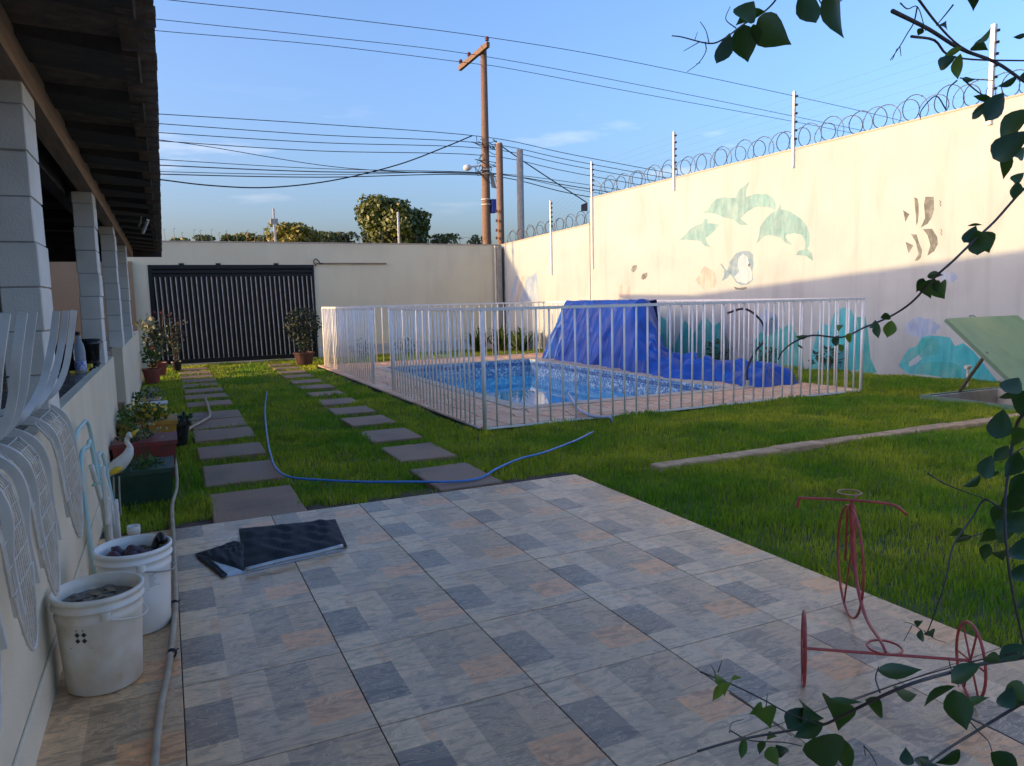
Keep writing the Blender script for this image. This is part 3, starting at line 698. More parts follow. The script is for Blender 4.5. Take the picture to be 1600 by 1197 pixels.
for q_ in ([(1093, 873), (1120, 890), (1103, 922)], [(1140, 820), (1153, 826), (1158, 850), (1158, 890), (1154, 925), (1148, 937), (1147, 900), (1143, 860)],
           [(1186, 818), (1220, 818), (1222, 870), (1212, 905), (1195, 930), (1167, 946), (1185, 905), (1180, 850)],
           [(1104, 1005), (1136, 1020), (1116, 1053), (1110, 1030)], [(1125, 972), (1150, 975), (1158, 1005), (1172, 1040), (1167, 1070), (1155, 1083), (1141, 1084), (1158, 1055), (1146, 1005)],
           [(1175, 952), (1213, 950), (1235, 985), (1238, 1015), (1222, 1045), (1194, 1063), (1207, 1020), (1195, 978)]): mural('painted_fish_stripe', q_, pm_dk, **R1)
for (x, y) in ((1241, 832), (1245, 952)):
    for k in range(2): mural('painted_fish_mark', [(x, y+k*13), (x+8, y+2+k*13), (x+12, y+9+k*13), (x+7, y+14+k*13), (x+5, y+11+k*13), (x+7, y+8+k*13), (x+4, y+4+k*13)], pm_dk, **R1)
P0 = dict()
def blob(cx, cy_, rx, ry, n=20, w_=.12):
    return [(cx+rx*cos(2*pi*k/n)*(1+w_*sin(3*k+cx)), cy_+ry*sin(2*pi*k/n)*(1+w_*cos(2*k+cy_))) for k in range(n)]
mural('teal_coral', [(1012, 585), (1015, 520), (1028, 490), (1040, 500), (1052, 545), (1070, 500), (1085, 520), (1100, 492), (1115, 510), (1128, 500), (1140, 540), (1138, 590)], pm_teal)
mural('teal_coral', [(1170, 585), (1178, 535), (1196, 505), (1212, 490), (1220, 515), (1235, 505), (1248, 530), (1258, 585)], pm_teal)
mural('aqua_coral', [(1262, 580), (1275, 525), (1284, 505), (1298, 510), (1300, 500), (1303, 490), (1318, 480), (1330, 484), (1336, 498), (1342, 520), (1345, 578)], pm_aq)
mural('lilac_coral', [(1128, 560), (1124, 500), (1138, 470), (1160, 466), (1178, 476), (1180, 520), (1172, 575)], pm_st)
mural('aqua_seaweed', [(1342, 575), (1341, 510), (1338, 496), (1352, 494), (1356, 520), (1360, 560), (1370, 582), (1352, 584)], pm_teal)
mural('lavender_patch', blob(1200, 505, 16, 20), pm_lav)
mural('lavender_patch', blob(1482, 433, 14, 8), pm_lav)
mural('lavender_patch', blob(1440, 512, 26, 16), pm_lav, off=.0025)
mural('aqua_whale', [(1404, 572), (1412, 556), (1420, 545), (1432, 541), (1440, 527), (1452, 524), (1466, 525), (1484, 527), (1492, 541), (1505, 536), (1520, 548), (1530, 560), (1560, 598), (1500, 594), (1450, 586), (1420, 584)], pm_aq)
mural('teal_back', [(1413, 558), (1432, 541), (1441, 529), (1455, 527), (1468, 534), (1466, 553), (1440, 558), (1428, 566), (1412, 570)], pm_teal, off=.0055)
mural('pale_tooth', [(1420, 566), (1436, 554), (1440, 561), (1430, 570), (1420, 573)], pm_wh, off=.008)
mural('teal_belly', [(1428, 583), (1440, 568), (1462, 565), (1490, 567), (1500, 572), (1502, 590), (1460, 587)], pm_teal, off=.008)
mural('blue_corner_paint', [(812, 470), (818, 452), (830, 432), (838, 425), (842, 470)], pm_lav)
for k, c_ in enumerate((pm_lav, pm_pk, pm_lav)): mural('corner_stripe', [(795+k*9, 472), (806+k*9, 432), (810+k*9, 432), (800+k*9, 472)], c_, off=.0055)

# electric-fence posts on the wall
POSTS = [((1546, 40), (1546, 195), 'nearest one, behind the vine branches'), ((1241, 143), (1239, 262), 'above the painted dolphins on the right'),
         ((1052, 206), (1053, 298), 'left of the painted dolphins'), ((926, 252), (926, 420), 'at the step in the wall top'), ((862, 313), (862, 430), 'on the lower far part of the wall')]
ORDER = ['nearest, behind vine twigs', 'right of the dolphins', 'above the smallest dolphin', 'at its step', 'on its low far end']
for k, ((ax_, ay_), (bx_, by_), _) in enumerate(POSTS):
    a = gw(bx_, by_, .02); b = gw(ax_, ay_, .02)
    t_ = thing('electric_fence_post', 'white electric fence post on the mural wall, '+ORDER[k], 'fence post', (a[0], a[1], a[2]), 'electric fence posts along the mural wall')
    r_ = .022 if k else .032
    part(MB().box(a[0]-r_, a[0]+r_, a[1]-r_, a[1]+r_, a[2], b[2]), 'post', m_white, t_)
    for j in range(6):
        z = ztop(a[1])+.18+j*(b[2]-ztop(a[1])-.22)/5.5
        c0 = np.array([a[0], a[1]])+WD*(r_+.03)
        part(MB().lathe((c0[0], c0[1], z), [(.012, 0), (.03, .008), (.018, .02), (.03, .032), (.010, .042)], 8, cap=True), 'insulator', m_black, t_)
# concertina razor wire
def coil(name, label, pts, rad, pitch, thick=.006, n=18):
    m_ = MB(); P_ = []
    L_ = np.linalg.norm(np.array(pts[-1])-np.array(pts[0])); tot = int(L_/pitch*n); a, b = np.array(pts[0], float), np.array(pts[-1], float)
    d = (b-a)/L_; h = np.cross(d, (0, 0, 1.)); up = np.cross(h, d)
    for k in range(tot):
        th = 2*pi*k/n; sw = .25*pitch*sin(th*.5)+.02*sin(th*.23)
        P_.append(a+d*(L_*k/tot+rad*.85*sin(th)+.03*sin(th*.31))+up*(rad*(1+cos(th)))*(1+.08*sin(k*.13))+h*rad*.45*cos(th*.5))
    m_.tube(P_, thick, 4)
    for k in range(0, tot, 2):
        p = P_[k]; r_ = [random.uniform(-1, 1) for _ in range(3)]; r_ = np.array(r_)/np.linalg.norm(r_)
        s_ = np.cross(r_, d); m_.add([p-r_*.028, p+s_*.009, p+r_*.028, p-s_*.009], [(0, 1, 2, 3)])
    return tag(m_.build(name, m_barb), label, 'razor wire')
def wt(y, off=-.08, dz=.04): p = wat(y)+WN*off; return (p[0], p[1], ztop(y)+dz)
coil('razor_wire_coil', 'spiral razor wire coil along the high part of the mural wall', [wt(6.2), wt(16.9)], .19, .25, .0075)
coil('razor_wire_coil', 'spiral razor wire coil on the lowered far end of the mural wall', [wt(17.1), wt(20.7)], .17, .22, .0075)
coil('razor_wire_coil', 'low razor wire coil along the top of the back wall beside the corner', [(2.9, YW+.08, 3.15), (9.2, YW+.08, 3.15)], .10, .34, .004)
# strands of the electric fence
for j in range(6):
    m_ = MB()
    for k in range(4):
        for_ = []
        for (ax_, ay_), (bx_, by_), _ in (POSTS[k], POSTS[k+1]):
            a = gw(bx_, by_, .02); b = gw(ax_, ay_, .02); z = ztop(a[1])+.2+j*(b[2]-ztop(a[1])-.22)/5.5; c0 = a[:2]+WD*.05; for_.append((c0[0], c0[1], z))
        if k < 4: m_.tube(for_, .0014, 3, cap=False)
    tag(m_.build('electric_wire', m_wire), ['lowest', 'second lowest', 'third', 'fourth', 'fifth', 'topmost'][j]+' thin electric strand strung between the white wall posts', 'wire', 'thin strands of the electric fence')
# spikes on the back wall
ORD = ['first', 'second', 'third', 'fourth', 'fifth', 'sixth', 'seventh', 'eighth', 'ninth', 'tenth', 'eleventh', 'twelfth', 'last']
for k in range(13):
    x = .16+k*.215; h = .20+.10*random.random(); lx = random.uniform(-.06, .04)
    o = MB().tube([(x, YW+.08, 3.14), (x+lx, YW+.08, 3.14+h), (x+lx+.04, YW+.08, 3.14+h+.03)], .006, 4).build('wall_spike', m_barb)
    tag(o, ORD[k]+' bent wire spike from the eave, on the wall above the gate', 'spike', 'wire spikes on the back wall top above the gate')
for (x, nm) in ((2.84, 'with a small grey box on the back wall'), (6.27, 'in front of the big round tree')):
    t_ = thing('short_wall_post', 'thin pale post '+nm, 'post', (x, YW+.07, 3.14))
    part(MB().box(x-.025, x+.025, YW+.05, YW+.10, 3.146, 4.03), 'post', m_offw, t_)
    if x < 3: part(MB().box(x-.10, x-.028, YW+.03, YW+.11, 3.62, 3.76).box(x+.028, x+.09, YW+.03, YW+.11, 3.62, 3.76), 'box', m_conc, t_)

# ---------------------------------------------------------------- white pool fence
FH = 1.4
def fence_run(a, b, label, pitch, nopost=''):
    a = np.array(a, float); b = np.array(b, float); L_ = np.linalg.norm(b-a); d = (b-a)/L_; nn = np.array([-d[1], d[0]])
    t_ = thing('pool_fence', label, 'fence', (a[0], a[1], 0), 'white railing around the pool')
    def bar(c0, c1, z0, z1, wd): return MB().hexa([(c0[0]-nn[0]*wd, c0[1]-nn[1]*wd, z0), (c1[0]-nn[0]*wd, c1[1]-nn[1]*wd, z0), (c1[0]+nn[0]*wd, c1[1]+nn[1]*wd, z0), (c0[0]+nn[0]*wd, c0[1]+nn[1]*wd, z0), (c0[0]-nn[0]*wd, c0[1]-nn[1]*wd, z1), (c1[0]-nn[0]*wd, c1[1]-nn[1]*wd, z1), (c1[0]+nn[0]*wd, c1[1]+nn[1]*wd, z1), (c0[0]+nn[0]*wd, c0[1]+nn[1]*wd, z1)])
    part(bar(a-d*.02, b+d*.02, FH-.035, FH, .017), 'top_rail', m_white, t_)
    part(bar(a, b, -.012, .012, .011), 'bottom_rail', m_white, t_)
    for e_, s_ in ((a, 1), (b, -1)):
        if ('a' if s_ == 1 else 'b') in nopost: continue
        part(MB().tube([(e_[0]+s_*d[0]*.02, e_[1]+s_*d[1]*.02, -.02), (e_[0]+s_*d[0]*.02, e_[1]+s_*d[1]*.02, FH-.036)], .025, 12), 'post', m_white, t_, smooth=True)
    n = int(round(L_/pitch)); pr = None
    for k in range(1, n):
        p = a+d*L_*k/n
        if pr is None: pr = part(MB().tube([(p[0], p[1], .012), (p[0], p[1], FH-.036)], .0125, 8), 'bar', m_white, t_, origin=(p[0], p[1], .012), smooth=True)
        else:
            o = inst(pr, t_, (p[0]-a[0], p[1]-a[1], .012)); o.rotation_euler = (random.uniform(-.004, .004), random.uniform(-.004, .004), 0)
    return t_
fence_run((3.27, 7.86), (9.47, 7.86), 'front run of white pool fence, nearest to the patio', .1755)
fence_run((3.25, 7.92), (3.38, 12.0), 'near section of white pool fence beside the stepping stones', .165, nopost='a')
fence_run((3.38, 13.2), (3.40, 17.9), 'far section of white pool fence beside the stones, beyond the opening', .165)
fence_run((3.46, 17.95), (9.35, 17.95), 'back run of white pool fence along the end of the deck', .1755, nopost='a')
fence_run((9.44, 17.9), (9.50, 7.92), 'white pool fence run on the side of the mural wall', .24, nopost='ab')

# ---------------------------------------------------------------- blue tarp
def tarp():
    NU, NV = 110, 60; v = []; f = []
    def nz_(a, b): return sin(a*3.1+1.3*sin(b*2.3))*.5+sin(a*7.7+b*3.3+2*sin(a*1.7))*.3+sin(a*13.1-b*5.7)*.2
    for i in range(NU+1):
        y = 16.35-(16.35-12.75)*i/NU
        ramp_ = min(1, (16.35-y)/.42) if y > 15.9 else 1
        fold = .05*sin(y*6.1)+.07*(1-abs(sin(y*4.3+.6)))**3-.06*(1-abs(sin(y*7.7+1.9)))**3+.03*sin(y*17+1)
        for j in range(NV+1):
            s_ = j/NV*3.4          # arc length over front, top, back
            if s_ < 1.5: x = 8.42+.46*(s_/1.5); z = 1.42*(s_/1.5)
            elif s_ < 1.9: x = 8.88+(s_-1.5); z = 1.42-.02*sin((s_-1.5)/.4*pi)
            else: x = 9.28+.10*(s_-1.9)/1.5; z = 1.42*(1-(s_-1.9)/1.5)
            amp = max(0, 1-abs(z)/1.5)**.6
            dz = .012*nz_(y*2, s_*2)
            xx = x+(fold*amp*(1 if s_ < 1.7 else -1))+.02*nz_(y*3, z*4)
            v.append((xx, y+.05*(1.42-z)*nz_(z, y)-(.42*(z/1.42))*(1-i/NU), max(.01, z+dz)))
    for i in range(NU):
        for j in range(NV): f.append((i*(NV+1)+j, i*(NV+1)+j+1, (i+1)*(NV+1)+j+1, (i+1)*(NV+1)+j))
    o0 = len(v)
    # end cloth sweeping down into the crumpled heap
    NA, NB = 130, 50
    for i in range(NA+1):
        u = i/NA; y = 12.75-u*3.85
        top = 1.42*(1-u/.30)**1.3+.22 if u < .30 else .22
        top = max(top, .25+.22*math.exp(-((u-.50)/.10)**2)+.08*sin(u*21)+.16*math.exp(-((u-.86)/.05)**2)+.05*sin(u*47))
        top *= min(1, (1.001-u)/.06)
        top = min(top, 1.42)
        wdt = .95 if u < .3 else .95+.35*sin((u-.3)*4)
        x0 = 8.42-.30*sin(min(u*1.25, 1)*pi) - .08*sin(u*15)
        for j in range(NB+1):
            s_ = j/NB; prof = sin(s_*pi)**(.45 if u < .3 else .75)
            rid = abs(sin(s_*9+u*23+2*sin(u*11)))*.55+abs(sin(s_*17-u*31+sin(s_*13)))*.45
            z = top*prof*(1-.30*(u > .12)*(1-rid))+.015
            x = x0+s_*(wdt)+.045*sin(u*60+s_*9); yy = y+.05*sin(s_*14+u*20)*min(1, u*5)
            v.append((x, yy, max(.02, z)))
    for i in range(NA):
        for j in range(NB): a = o0+i*(NB+1)+j; f.append((a, a+1, a+NB+2, a+NB+1))
    m_ = MB(); m_.add(v, f); o = m_.build('blue_tarp', m_tarp, smooth=True)
    return tag(o, 'blue plastic tarp draped over a frame and crumpled on the deck behind the pool', 'tarp')
tarp()
# curved pool spout
t_ = thing('bent_pool_pipe', 'thin dark curved pipe on a foot plate at the pool corner beside the tarp', 'pipe', (8.29, 9.0, 0))
part(MB().tube(smooth_path([gy(1168, 603, 9), gy(1168, 575, 9), gy(1180, 550, 9), gy(1194, 530, 9), gy(1190, 503, 9), gy(1165, 483, 9), gy(1137, 489, 9)], 8), .017, 8), 'pipe', m_wire, t_, smooth=True)
part(MB().lathe((8.29, 9.0, .016), [(.10, 0), (.10, .02), (.03, .03), (.03, .12)], 16, cap=True), 'foot_plate', m_conc, t_)

# ---------------------------------------------------------------- hatch
ht = thing('steel_hatch', 'green steel hatch lid propped open over its square pit in the lawn', 'hatch', ((HX0+HX1)/2, (HY0+HY1)/2, 0))
fr = MB(); e = .06
for a in ((HX0-e, HX1+e, HY0-e, HY0+.0), (HX0-e, HX1+e, HY1, HY1+e), (HX0-e, HX0, HY0+.001, HY1-.001), (HX1, HX1+e, HY0+.001, HY1-.001)): fr.box(*a, -.05, .035)
part(fr, 'pit_frame', m_greend, ht)
pw = MB(); e = .04
for a in ((HX0, HX1, HY0, HY0+e), (HX0, HX1, HY1-e, HY1), (HX0, HX0+e, HY0+e, HY1-e), (HX1-e, HX1, HY0+e, HY1-e)): pw.box(*a, -.9, .02)
pw.add([(HX0, HY0, -.9), (HX1, HY0, -.9), (HX1, HY1, -.9), (HX0, HY1, -.9)], [(0, 1, 2, 3)])
part(pw, 'pit_wall', m_concpale, ht)
A_ = np.array([HX0, HY0, .04]); D_ = np.array([0, 1.24, 1.06]); D_ = D_/np.linalg.norm(D_); LL = 1.63; N_ = np.array([0, -D_[2], D_[1]]); W_ = HX1-HX0
def lp(u, s_, n_): return A_+np.array([u*W_, 0, 0])+D_*s_*LL+N_*n_
lid = part(MB().hexa([lp(0, 0, 0), lp(1, 0, 0), lp(1, 1, 0), lp(0, 1, 0), lp(0, 0, .006), lp(1, 0, .006), lp(1, 1, .006), lp(0, 1, .006)]), 'lid', m_green, ht)
for (u0, u1, s0, s1) in ((-.004, .026, 0, 1), (.974, 1.004, 0, 1), (.027, .973, .975, 1.0), (.027, .973, 0, .025)):
    MB().hexa([lp(u0, s0, -.045), lp(u1, s0, -.045), lp(u1, s1, -.045), lp(u0, s1, -.045), lp(u0, s0, -.002), lp(u1, s0, -.002), lp(u1, s1, -.002), lp(u0, s1, -.002)]).build('lid_edge', m_greend, lid)
hp = lp(.36, 1.0, .0)
MB().tube([lp(.33, 1.0, 0), lp(.335, 1.022, 0), lp(.395, 1.022, 0), lp(.40, 1.0, 0)], .008, 6).build('handle', m_greend, lid)
part(MB().tube([(9.62, 6.10, .66), (10.28, HY1+.02, .03)], .024, 8), 'prop_bar', mat('rusty_prop', (.16, .12, .07), (.1, .12, .07), .7, scale=20), ht)
part(MB().tube([(10.95, HY1+.35, -.02), (10.95, HY1+.35, .32)], .02, 8).tube([(10.9, HY1+.35, .32), (11.0, HY1+.35, .32)], .03, 8), 'standpipe', m_offw, ht)

# ---------------------------------------------------------------- red trike plant stand
tk = thing('tricycle_plant_stand', 'red iron tricycle shaped plant stand on the tiles near the lawn edge', 'plant stand', (2.5, 2.0, 0))
fwd = np.array([.6, .79, 0]); fwd /= np.linalg.norm(fwd); ax = np.array([fwd[1], -fwd[0], 0])
def wheel(c, r, rt, nsp, axis, name='wheel'):
    w_ = part(MB().ring(c, r, rt, axis, 36, 8), name, m_red, tk, smooth=True)
    sp = MB(); a = np.array([0, 0, 1.]); axis = np.array(axis)/np.linalg.norm(axis); b = np.cross(axis, a)
    for k in range(nsp):
        th = pi*k/nsp+.35; d = a*cos(th)+b*sin(th); sp.tube([np.array(c)-d*r, np.array(c)+d*r], rt*.7, 6)
    sp.build('spoke', m_red, w_, smooth=True); return w_
pL, pR, pF = np.array([2.14, 2.0, 0]), np.array([2.60, 1.65, 0]), np.array([2.79, 2.35, 0])
wheel(pL+(0, 0, .14), .137, .0055, 3, ax-fwd*.12); wheel(pR+(0, 0, .14), .137, .0055, 3, ax)
wheel(pF+(0, 0, .262), .253, .006, 1, ax)
part(MB().tube([pL+(0, 0, .14), pR+(0, 0, .14)], .006, 8), 'axle', m_red, tk)
mid = (pL+pR)/2+(0, 0, .15); rc = gy(1381, 1020, 1.83); rcc = np.array([2.37, 1.83, .165])
part(MB().ring(rcc, .060, .0045, (0, 0, 1), 28, 6), 'seat_ring', m_red, tk, smooth=True)
top = pF+(0, 0, .545)
part(MB().tube(smooth_path([top+(0, 0, -.005), pF-fwd*.03+(0, 0, .42), pF-fwd*.115+(0, 0, .24), (mid+pF+(0, 0, .1))/2+(0, 0, .02), rcc+fwd*.05, rcc-fwd*.02+(0, 0, -.01)], 8), list(np.interp(np.linspace(0, 1, 41), [0, .1, .3, .45, 1], [.006, .012, .013, .008, .0055])), 8), 'frame_tube', m_red, tk, smooth=True)
for s_ in (-1, 1): part(MB().tube([top, pF+ax*s_*.018+(0, 0, .50), pF+ax*s_*.02+(0, 0, .262)], .005, 8), 'fork', m_red, tk, smooth=True)
part(MB().tube(smooth_path([gp_ for gp_ in (pF-ax*.235+(0, 0, .505), pF-ax*.225+(0, 0, .548), pF-ax*.20+(0, 0, .552), top+(0, 0, .004), pF+ax*.17+(0, 0, .535), pF+ax*.235+(0, 0, .49))], 5), .0065, 8), 'handlebar', m_red, tk, smooth=True)
part(MB().ring(pF+(0, 0, .585)-ax*.01, .050, .004, (0, 0, 1), 28, 6).tube([top, pF+(0, 0, .585)+ax*.038], .004, 6), 'pot_ring', mat('pale_rust_iron', (.42, .22, .12), None, .5, scale=20), tk, smooth=True)

# ---------------------------------------------------------------- buckets
def bucket(name, label, c, h, rb, rt_, material, dirty):
    t_ = thing(name, label, 'bucket', (c[0], c[1], 0), 'white plastic buckets by the low wall')
    prof = [(0, .0), (rb-.01, 0), (rb, .008)]
    def R(z): return rb+(rt_-rb)*z/h
    prof += [(R(h*.5), h*.5), (R(h*.72), h*.72), (R(h*.74)+.004, h*.745), (R(h*.78)+.004, h*.785), (R(h*.79), h*.80), (R(h*.86), h*.855), (R(h*.87)+.009, h*.865), (R(h*.88)+.009, h*.885), (R(h*.895), h*.895),
             (R(h*.94), h*.94), (R(h*.95)+.007, h*.945), (R(h)+.008, h*.992), (R(h)+.002, h), (R(h)-.006, h*.995), (R(h)-.007, h*.9), (R(h*.7)-.008, h*.70)]
    b_ = part(MB().lathe((c[0], c[1], .001), prof, 48), 'body', material, t_, smooth=True)
    m_ = MB(); zf = h*.86
    v = [(c[0], c[1], zf)]; n = 32
    for r_ in (.3, .6, .85, .985):
        for k in range(n):
            th = 2*pi*k/n; v.append((c[0]+(rt_-.012)*r_*cos(th), c[1]+(rt_-.012)*r_*sin(th), zf+(.012*sin(5*th+r_*9)+.010*sin(11*th))*(r_ < .95)))
    f = [(0, 1+k, 1+(k+1) % n) for k in range(n)]+[(1+i*n+k, 1+(i+1)*n+k, 1+(i+1)*n+(k+1) % n, 1+i*n+(k+1) % n) for i in range(3) for k in range(n)]
    m_.add(v, f); part(m_, 'contents', mat('wet_cement' if dirty else 'grey_water', (.23, .20, .17) if dirty else (.16, .13, .12), (.10, .08, .05), .25 if not dirty else .5, scale=22), t_, smooth=True)
    # ears and the wire handle hanging round the side
    for th in (radians(-78), radians(102)):
        part(MB().lathe((c[0]+cos(th)*(R(h*.8)+.006), c[1]+sin(th)*(R(h*.8)+.006), h*.79), [(0, 0), (.018, 0), (.018, .03), (0, .03)], 12), 'handle_ear', material, t_)
    P_ = []
    for k in range(19):
        u = k/18; th = radians(-78)+pi*u; P_.append((c[0]+cos(th)*(R(h*.7)+.018), c[1]+sin(th)*(R(h*.7)+.018), h*.80-.06*sin(pi*u)+.015*u))
    part(MB().tube(P_, .0035, 6), 'handle', m_conc if not dirty else m_bucketold, t_, smooth=True)
    return t_, R
c1 = (-.315, 3.29); c2 = (-.205, 3.80)
bk, R1_ = bucket('bucket', 'stained white bucket with four printed diamonds, filled with murky cement', c1, .395, .137, .159, m_bucketold, True)
bk2, R2_ = bucket('bucket', 'cleaner white bucket with a grey label, filled with dark rags, behind the stained one', c2, .395, .137, .159, m_bucket, False)
def onlathe(c, R, th, z, off=.0012): r_ = R(z)+off; return (c[0]+r_*cos(th), c[1]+r_*sin(th), z)
def decal(c, R, pts, name, material, par):     # pts in (arc metres, z) around a centre angle
    th0 = pts[0]; P_ = [onlathe(c, R, th0+a/.145, z) for a, z in pts[1]]
    P2 = [onlathe(c, R, th0+a/.145, z, -.001) for a, z in pts[1]]
    n = len(P_); MB().add(P_+P2, [tuple(range(n))]+[(i, (i+1) % n, n+(i+1) % n, n+i) for i in range(n)]).build(name, material, par)
thd = radians(-112)
for (a, z) in ((-.012, .262), (.012, .262), (-.012, .238), (.012, .238)):
    decal(c1, R1_, (thd, [(a-.0095, z), (a, z-.0105), (a+.0095, z), (a, z+.0105)]), 'printed_diamond', m_print, bk)
for z in (.206, .288): decal(c1, R1_, (thd, [(-.045, z), (.035, z), (.035, z+.0022), (-.045, z+.0022)]), 'printed_line', m_print, bk)
for a in (-.012, .010):
    decal(c1, R1_, (thd, [(a-.003, .277), (a-.001, .277), (a+.001, .284), (a-.002, .284)]), 'printed_letter', m_print, bk)
thl = radians(-62)
for z in (.215, .30): decal(c2, R2_, (thl, [(-.022, z), (.035, z+.012), (.035, z+.0137), (-.022, z+.0017)]), 'printed_line', m_print, bk2)
for k in range(8):
    z = .225+k*.009; decal(c2, R2_, (thl, [(-.012, z), (.02-.006*(k % 3), z+.006), (.02-.006*(k % 3), z+.0085), (-.012, z+.0025)]), 'printed_text_line', mat('grey_print', (.3, .3, .32), None, .6), bk2)
# rags in the second bucket
m_ = MB()
for k in range(9):
    th = random.uniform(0, 6.28); r_ = random.uniform(.02, .09); a = np.array([c2[0]+r_*cos(th), c2[1]+r_*sin(th), .345])
    m_.tube(smooth_path([a, a+(random.uniform(-.05, .05), random.uniform(-.05, .05), .02), a+(random.uniform(-.07, .07), random.uniform(-.05, .05), -.005)], 4), [.012, .017, .02, .022, .02, .022, .018, .014, .01], 8)
tag(m_.build('wet_rags', mat('dark_red_rag', (.10, .03, .03), (.06, .055, .09), .6, scale=40), smooth=True), 'dark crumpled wet rags in the bucket with the label', 'rags')
tag(MB().tube(smooth_path([(c2[0]+.085, c2[1]+.07, .34), (c2[0]+.10, c2[1]+.085, .375), (c2[0]+.118, c2[1]+.06, .405), (c2[0]+.125, c2[1]+.03, .38)], 5), .018, 8).build('black_cloth', m_black, smooth=True), 'black cloth hanging over the rim of the labelled bucket', 'cloth')
m_ = MB()
for k in range(34):
    th = random.uniform(0, 6.28); r_ = random.uniform(.01, .125); a = np.array([c1[0]+r_*cos(th), c1[1]+r_*sin(th), .346+random.uniform(0, .012)])
    d = np.array([random.uniform(-1, 1), random.uniform(-1, 1), random.uniform(-.15, .25)])*.03; s_ = np.array([-d[1], d[0], 0])*.5
    m_.add([a-d, a+s_, a+d, a-s_], [(0, 1, 2, 3)])
tag(m_.build('dry_leaves', mat('ochre_debris', (.30, .20, .09), (.22, .17, .12), .9, scale=60)), 'ochre debris floating in the stained bucket', 'debris')

# ---------------------------------------------------------------- hoses
hp_ = [(240, 1205), (250, 1110), (262, 1050), (268, 1005), (274, 950), (273, 890), (271, 840), (269, 790)]
P_ = smooth_path([gz(x, y, .018) for x, y in hp_]+[gz(276, 760, .03), np.array([.0, 7.1, .12]), np.array([-.03, 7.7, .12])], 6)
o = thing('cream_hose', 'thick cream hose running past the buckets to the red planter', 'hose', (-.05, 4, 0))
part(MB().tube(P_, .0145, 10), 'hose', m_hose, o, smooth=True)
for (x, y) in ((268, 1022), (272, 945)):
    a = gz(x, y, .018); part(MB().ring(a, .0165, .004, (.15, 1, 0), 16, 6).ring(a+(.003, .014, 0), .0165, .004, (.15, 1, 0), 16, 6).tube([a+(.01, 0, .01), a+(.03, .0, .02)], .003, 5), 'clamp', m_wire, o)
tag(MB().tube(smooth_path([np.array([.10, 9.35, .02]), gz(300, 667, .03), gz(322, 655, .03), gz(328, 648, .03), gz(324, 632, .03), gz(321, 622, .05)], 8), .018, 10).build('short_cream_hose', m_hose, smooth=True), 'short curved piece of cream hose on the left stepping stones', 'hose')
bh = [(417, 612), (414, 640), (417, 680), (424, 715), (434, 735), (455, 746), (500, 750), (560, 753), (640, 753), (720, 752), (755, 745), (775, 733), (812, 717), (850, 707), (900, 688), (926, 675)]
tag(MB().tube(smooth_path([gz(x, y, .034 if not (660 < x < 760) else .016) for x, y in bh], 6), .0105, 8).build('blue_hose', m_hblue, smooth=True), 'thin blue garden hose snaking over the stones and grass', 'hose')
tag(MB().tube(smooth_path([gz(888, 615, .02), gz(905, 640, .05), gz(925, 650, .06), gz(942, 652, .07), gz(953, 652, .09), gz(956, 660, .02)], 6), .02, 10).build('pool_hose', m_hgrey, smooth=True), 'grey blue suction hose lying from the pool edge through the white fence', 'hose')

# ---------------------------------------------------------------- black plastic bag
def sheet_poly(poly, z, material, name, par, thick=.004, res=26, amp=.006, seed=0):
    P_ = np.array(poly); m_ = MB(); n = res
    def bil(u, v_): return (1-u)*(1-v_)*P_[0]+u*(1-v_)*P_[1]+u*v_*P_[2]+(1-u)*v_*P_[3]
    V_ = []
    for i in range(n+1):
        for j in range(n+1):
            u, v_ = i/n, j/n; p = bil(u, v_); e_ = min(u, 1-u, v_, 1-v_)*8; e_ = min(e_, 1)
            V_.append((p[0], p[1], z+thick*.3+e_*(thick+amp*(abs(sin(u*9+seed+3*sin(v_*5)))+abs(sin(v_*13+u*7+seed))*.7+.4*sin(u*31+v_*23)))))
    m_.add(V_, [(i*(n+1)+j, (i+1)*(n+1)+j, (i+1)*(n+1)+j+1, i*(n+1)+j+1) for i in range(n) for j in range(n)]); return m_.build(name, material, par, smooth=True)
bg_ = thing('plastic_bag', 'flattened black plastic bag with silver lining folded on the patio tiles', 'bag', (.55, 4.75, 0))
G = lambda x, y: tuple(gz(x, y, .005)[:2])
sheet_poly([G(345, 903), G(540, 858), G(523, 848), G(318, 875)], .001, m_silver, 'silver_layer', bg_, .003, amp=.002)
sheet_poly([G(303, 866), G(382, 893), G(382, 850), G(370, 846)], .006, m_bag, 'black_flap', bg_, .006, amp=.007, seed=2)
sheet_poly([G(382, 890), G(543, 855), G(524, 812), G(373, 827)], .008, m_bag, 'black_layer', bg_, .005, amp=.014)
sheet_poly([G(304, 868), G(348, 904), G(356, 899), G(322, 868)], .008, m_bag, 'black_edge', bg_, .004, amp=.003, seed=5)
P_ = [gz(384, 890, .028), gz(440, 876, .030), gz(490, 865, .030), gz(535, 853, .026)]
part(MB().tube(smooth_path(P_, 8), .013, 8), 'rolled_edge', m_silver, bg_, smooth=True)

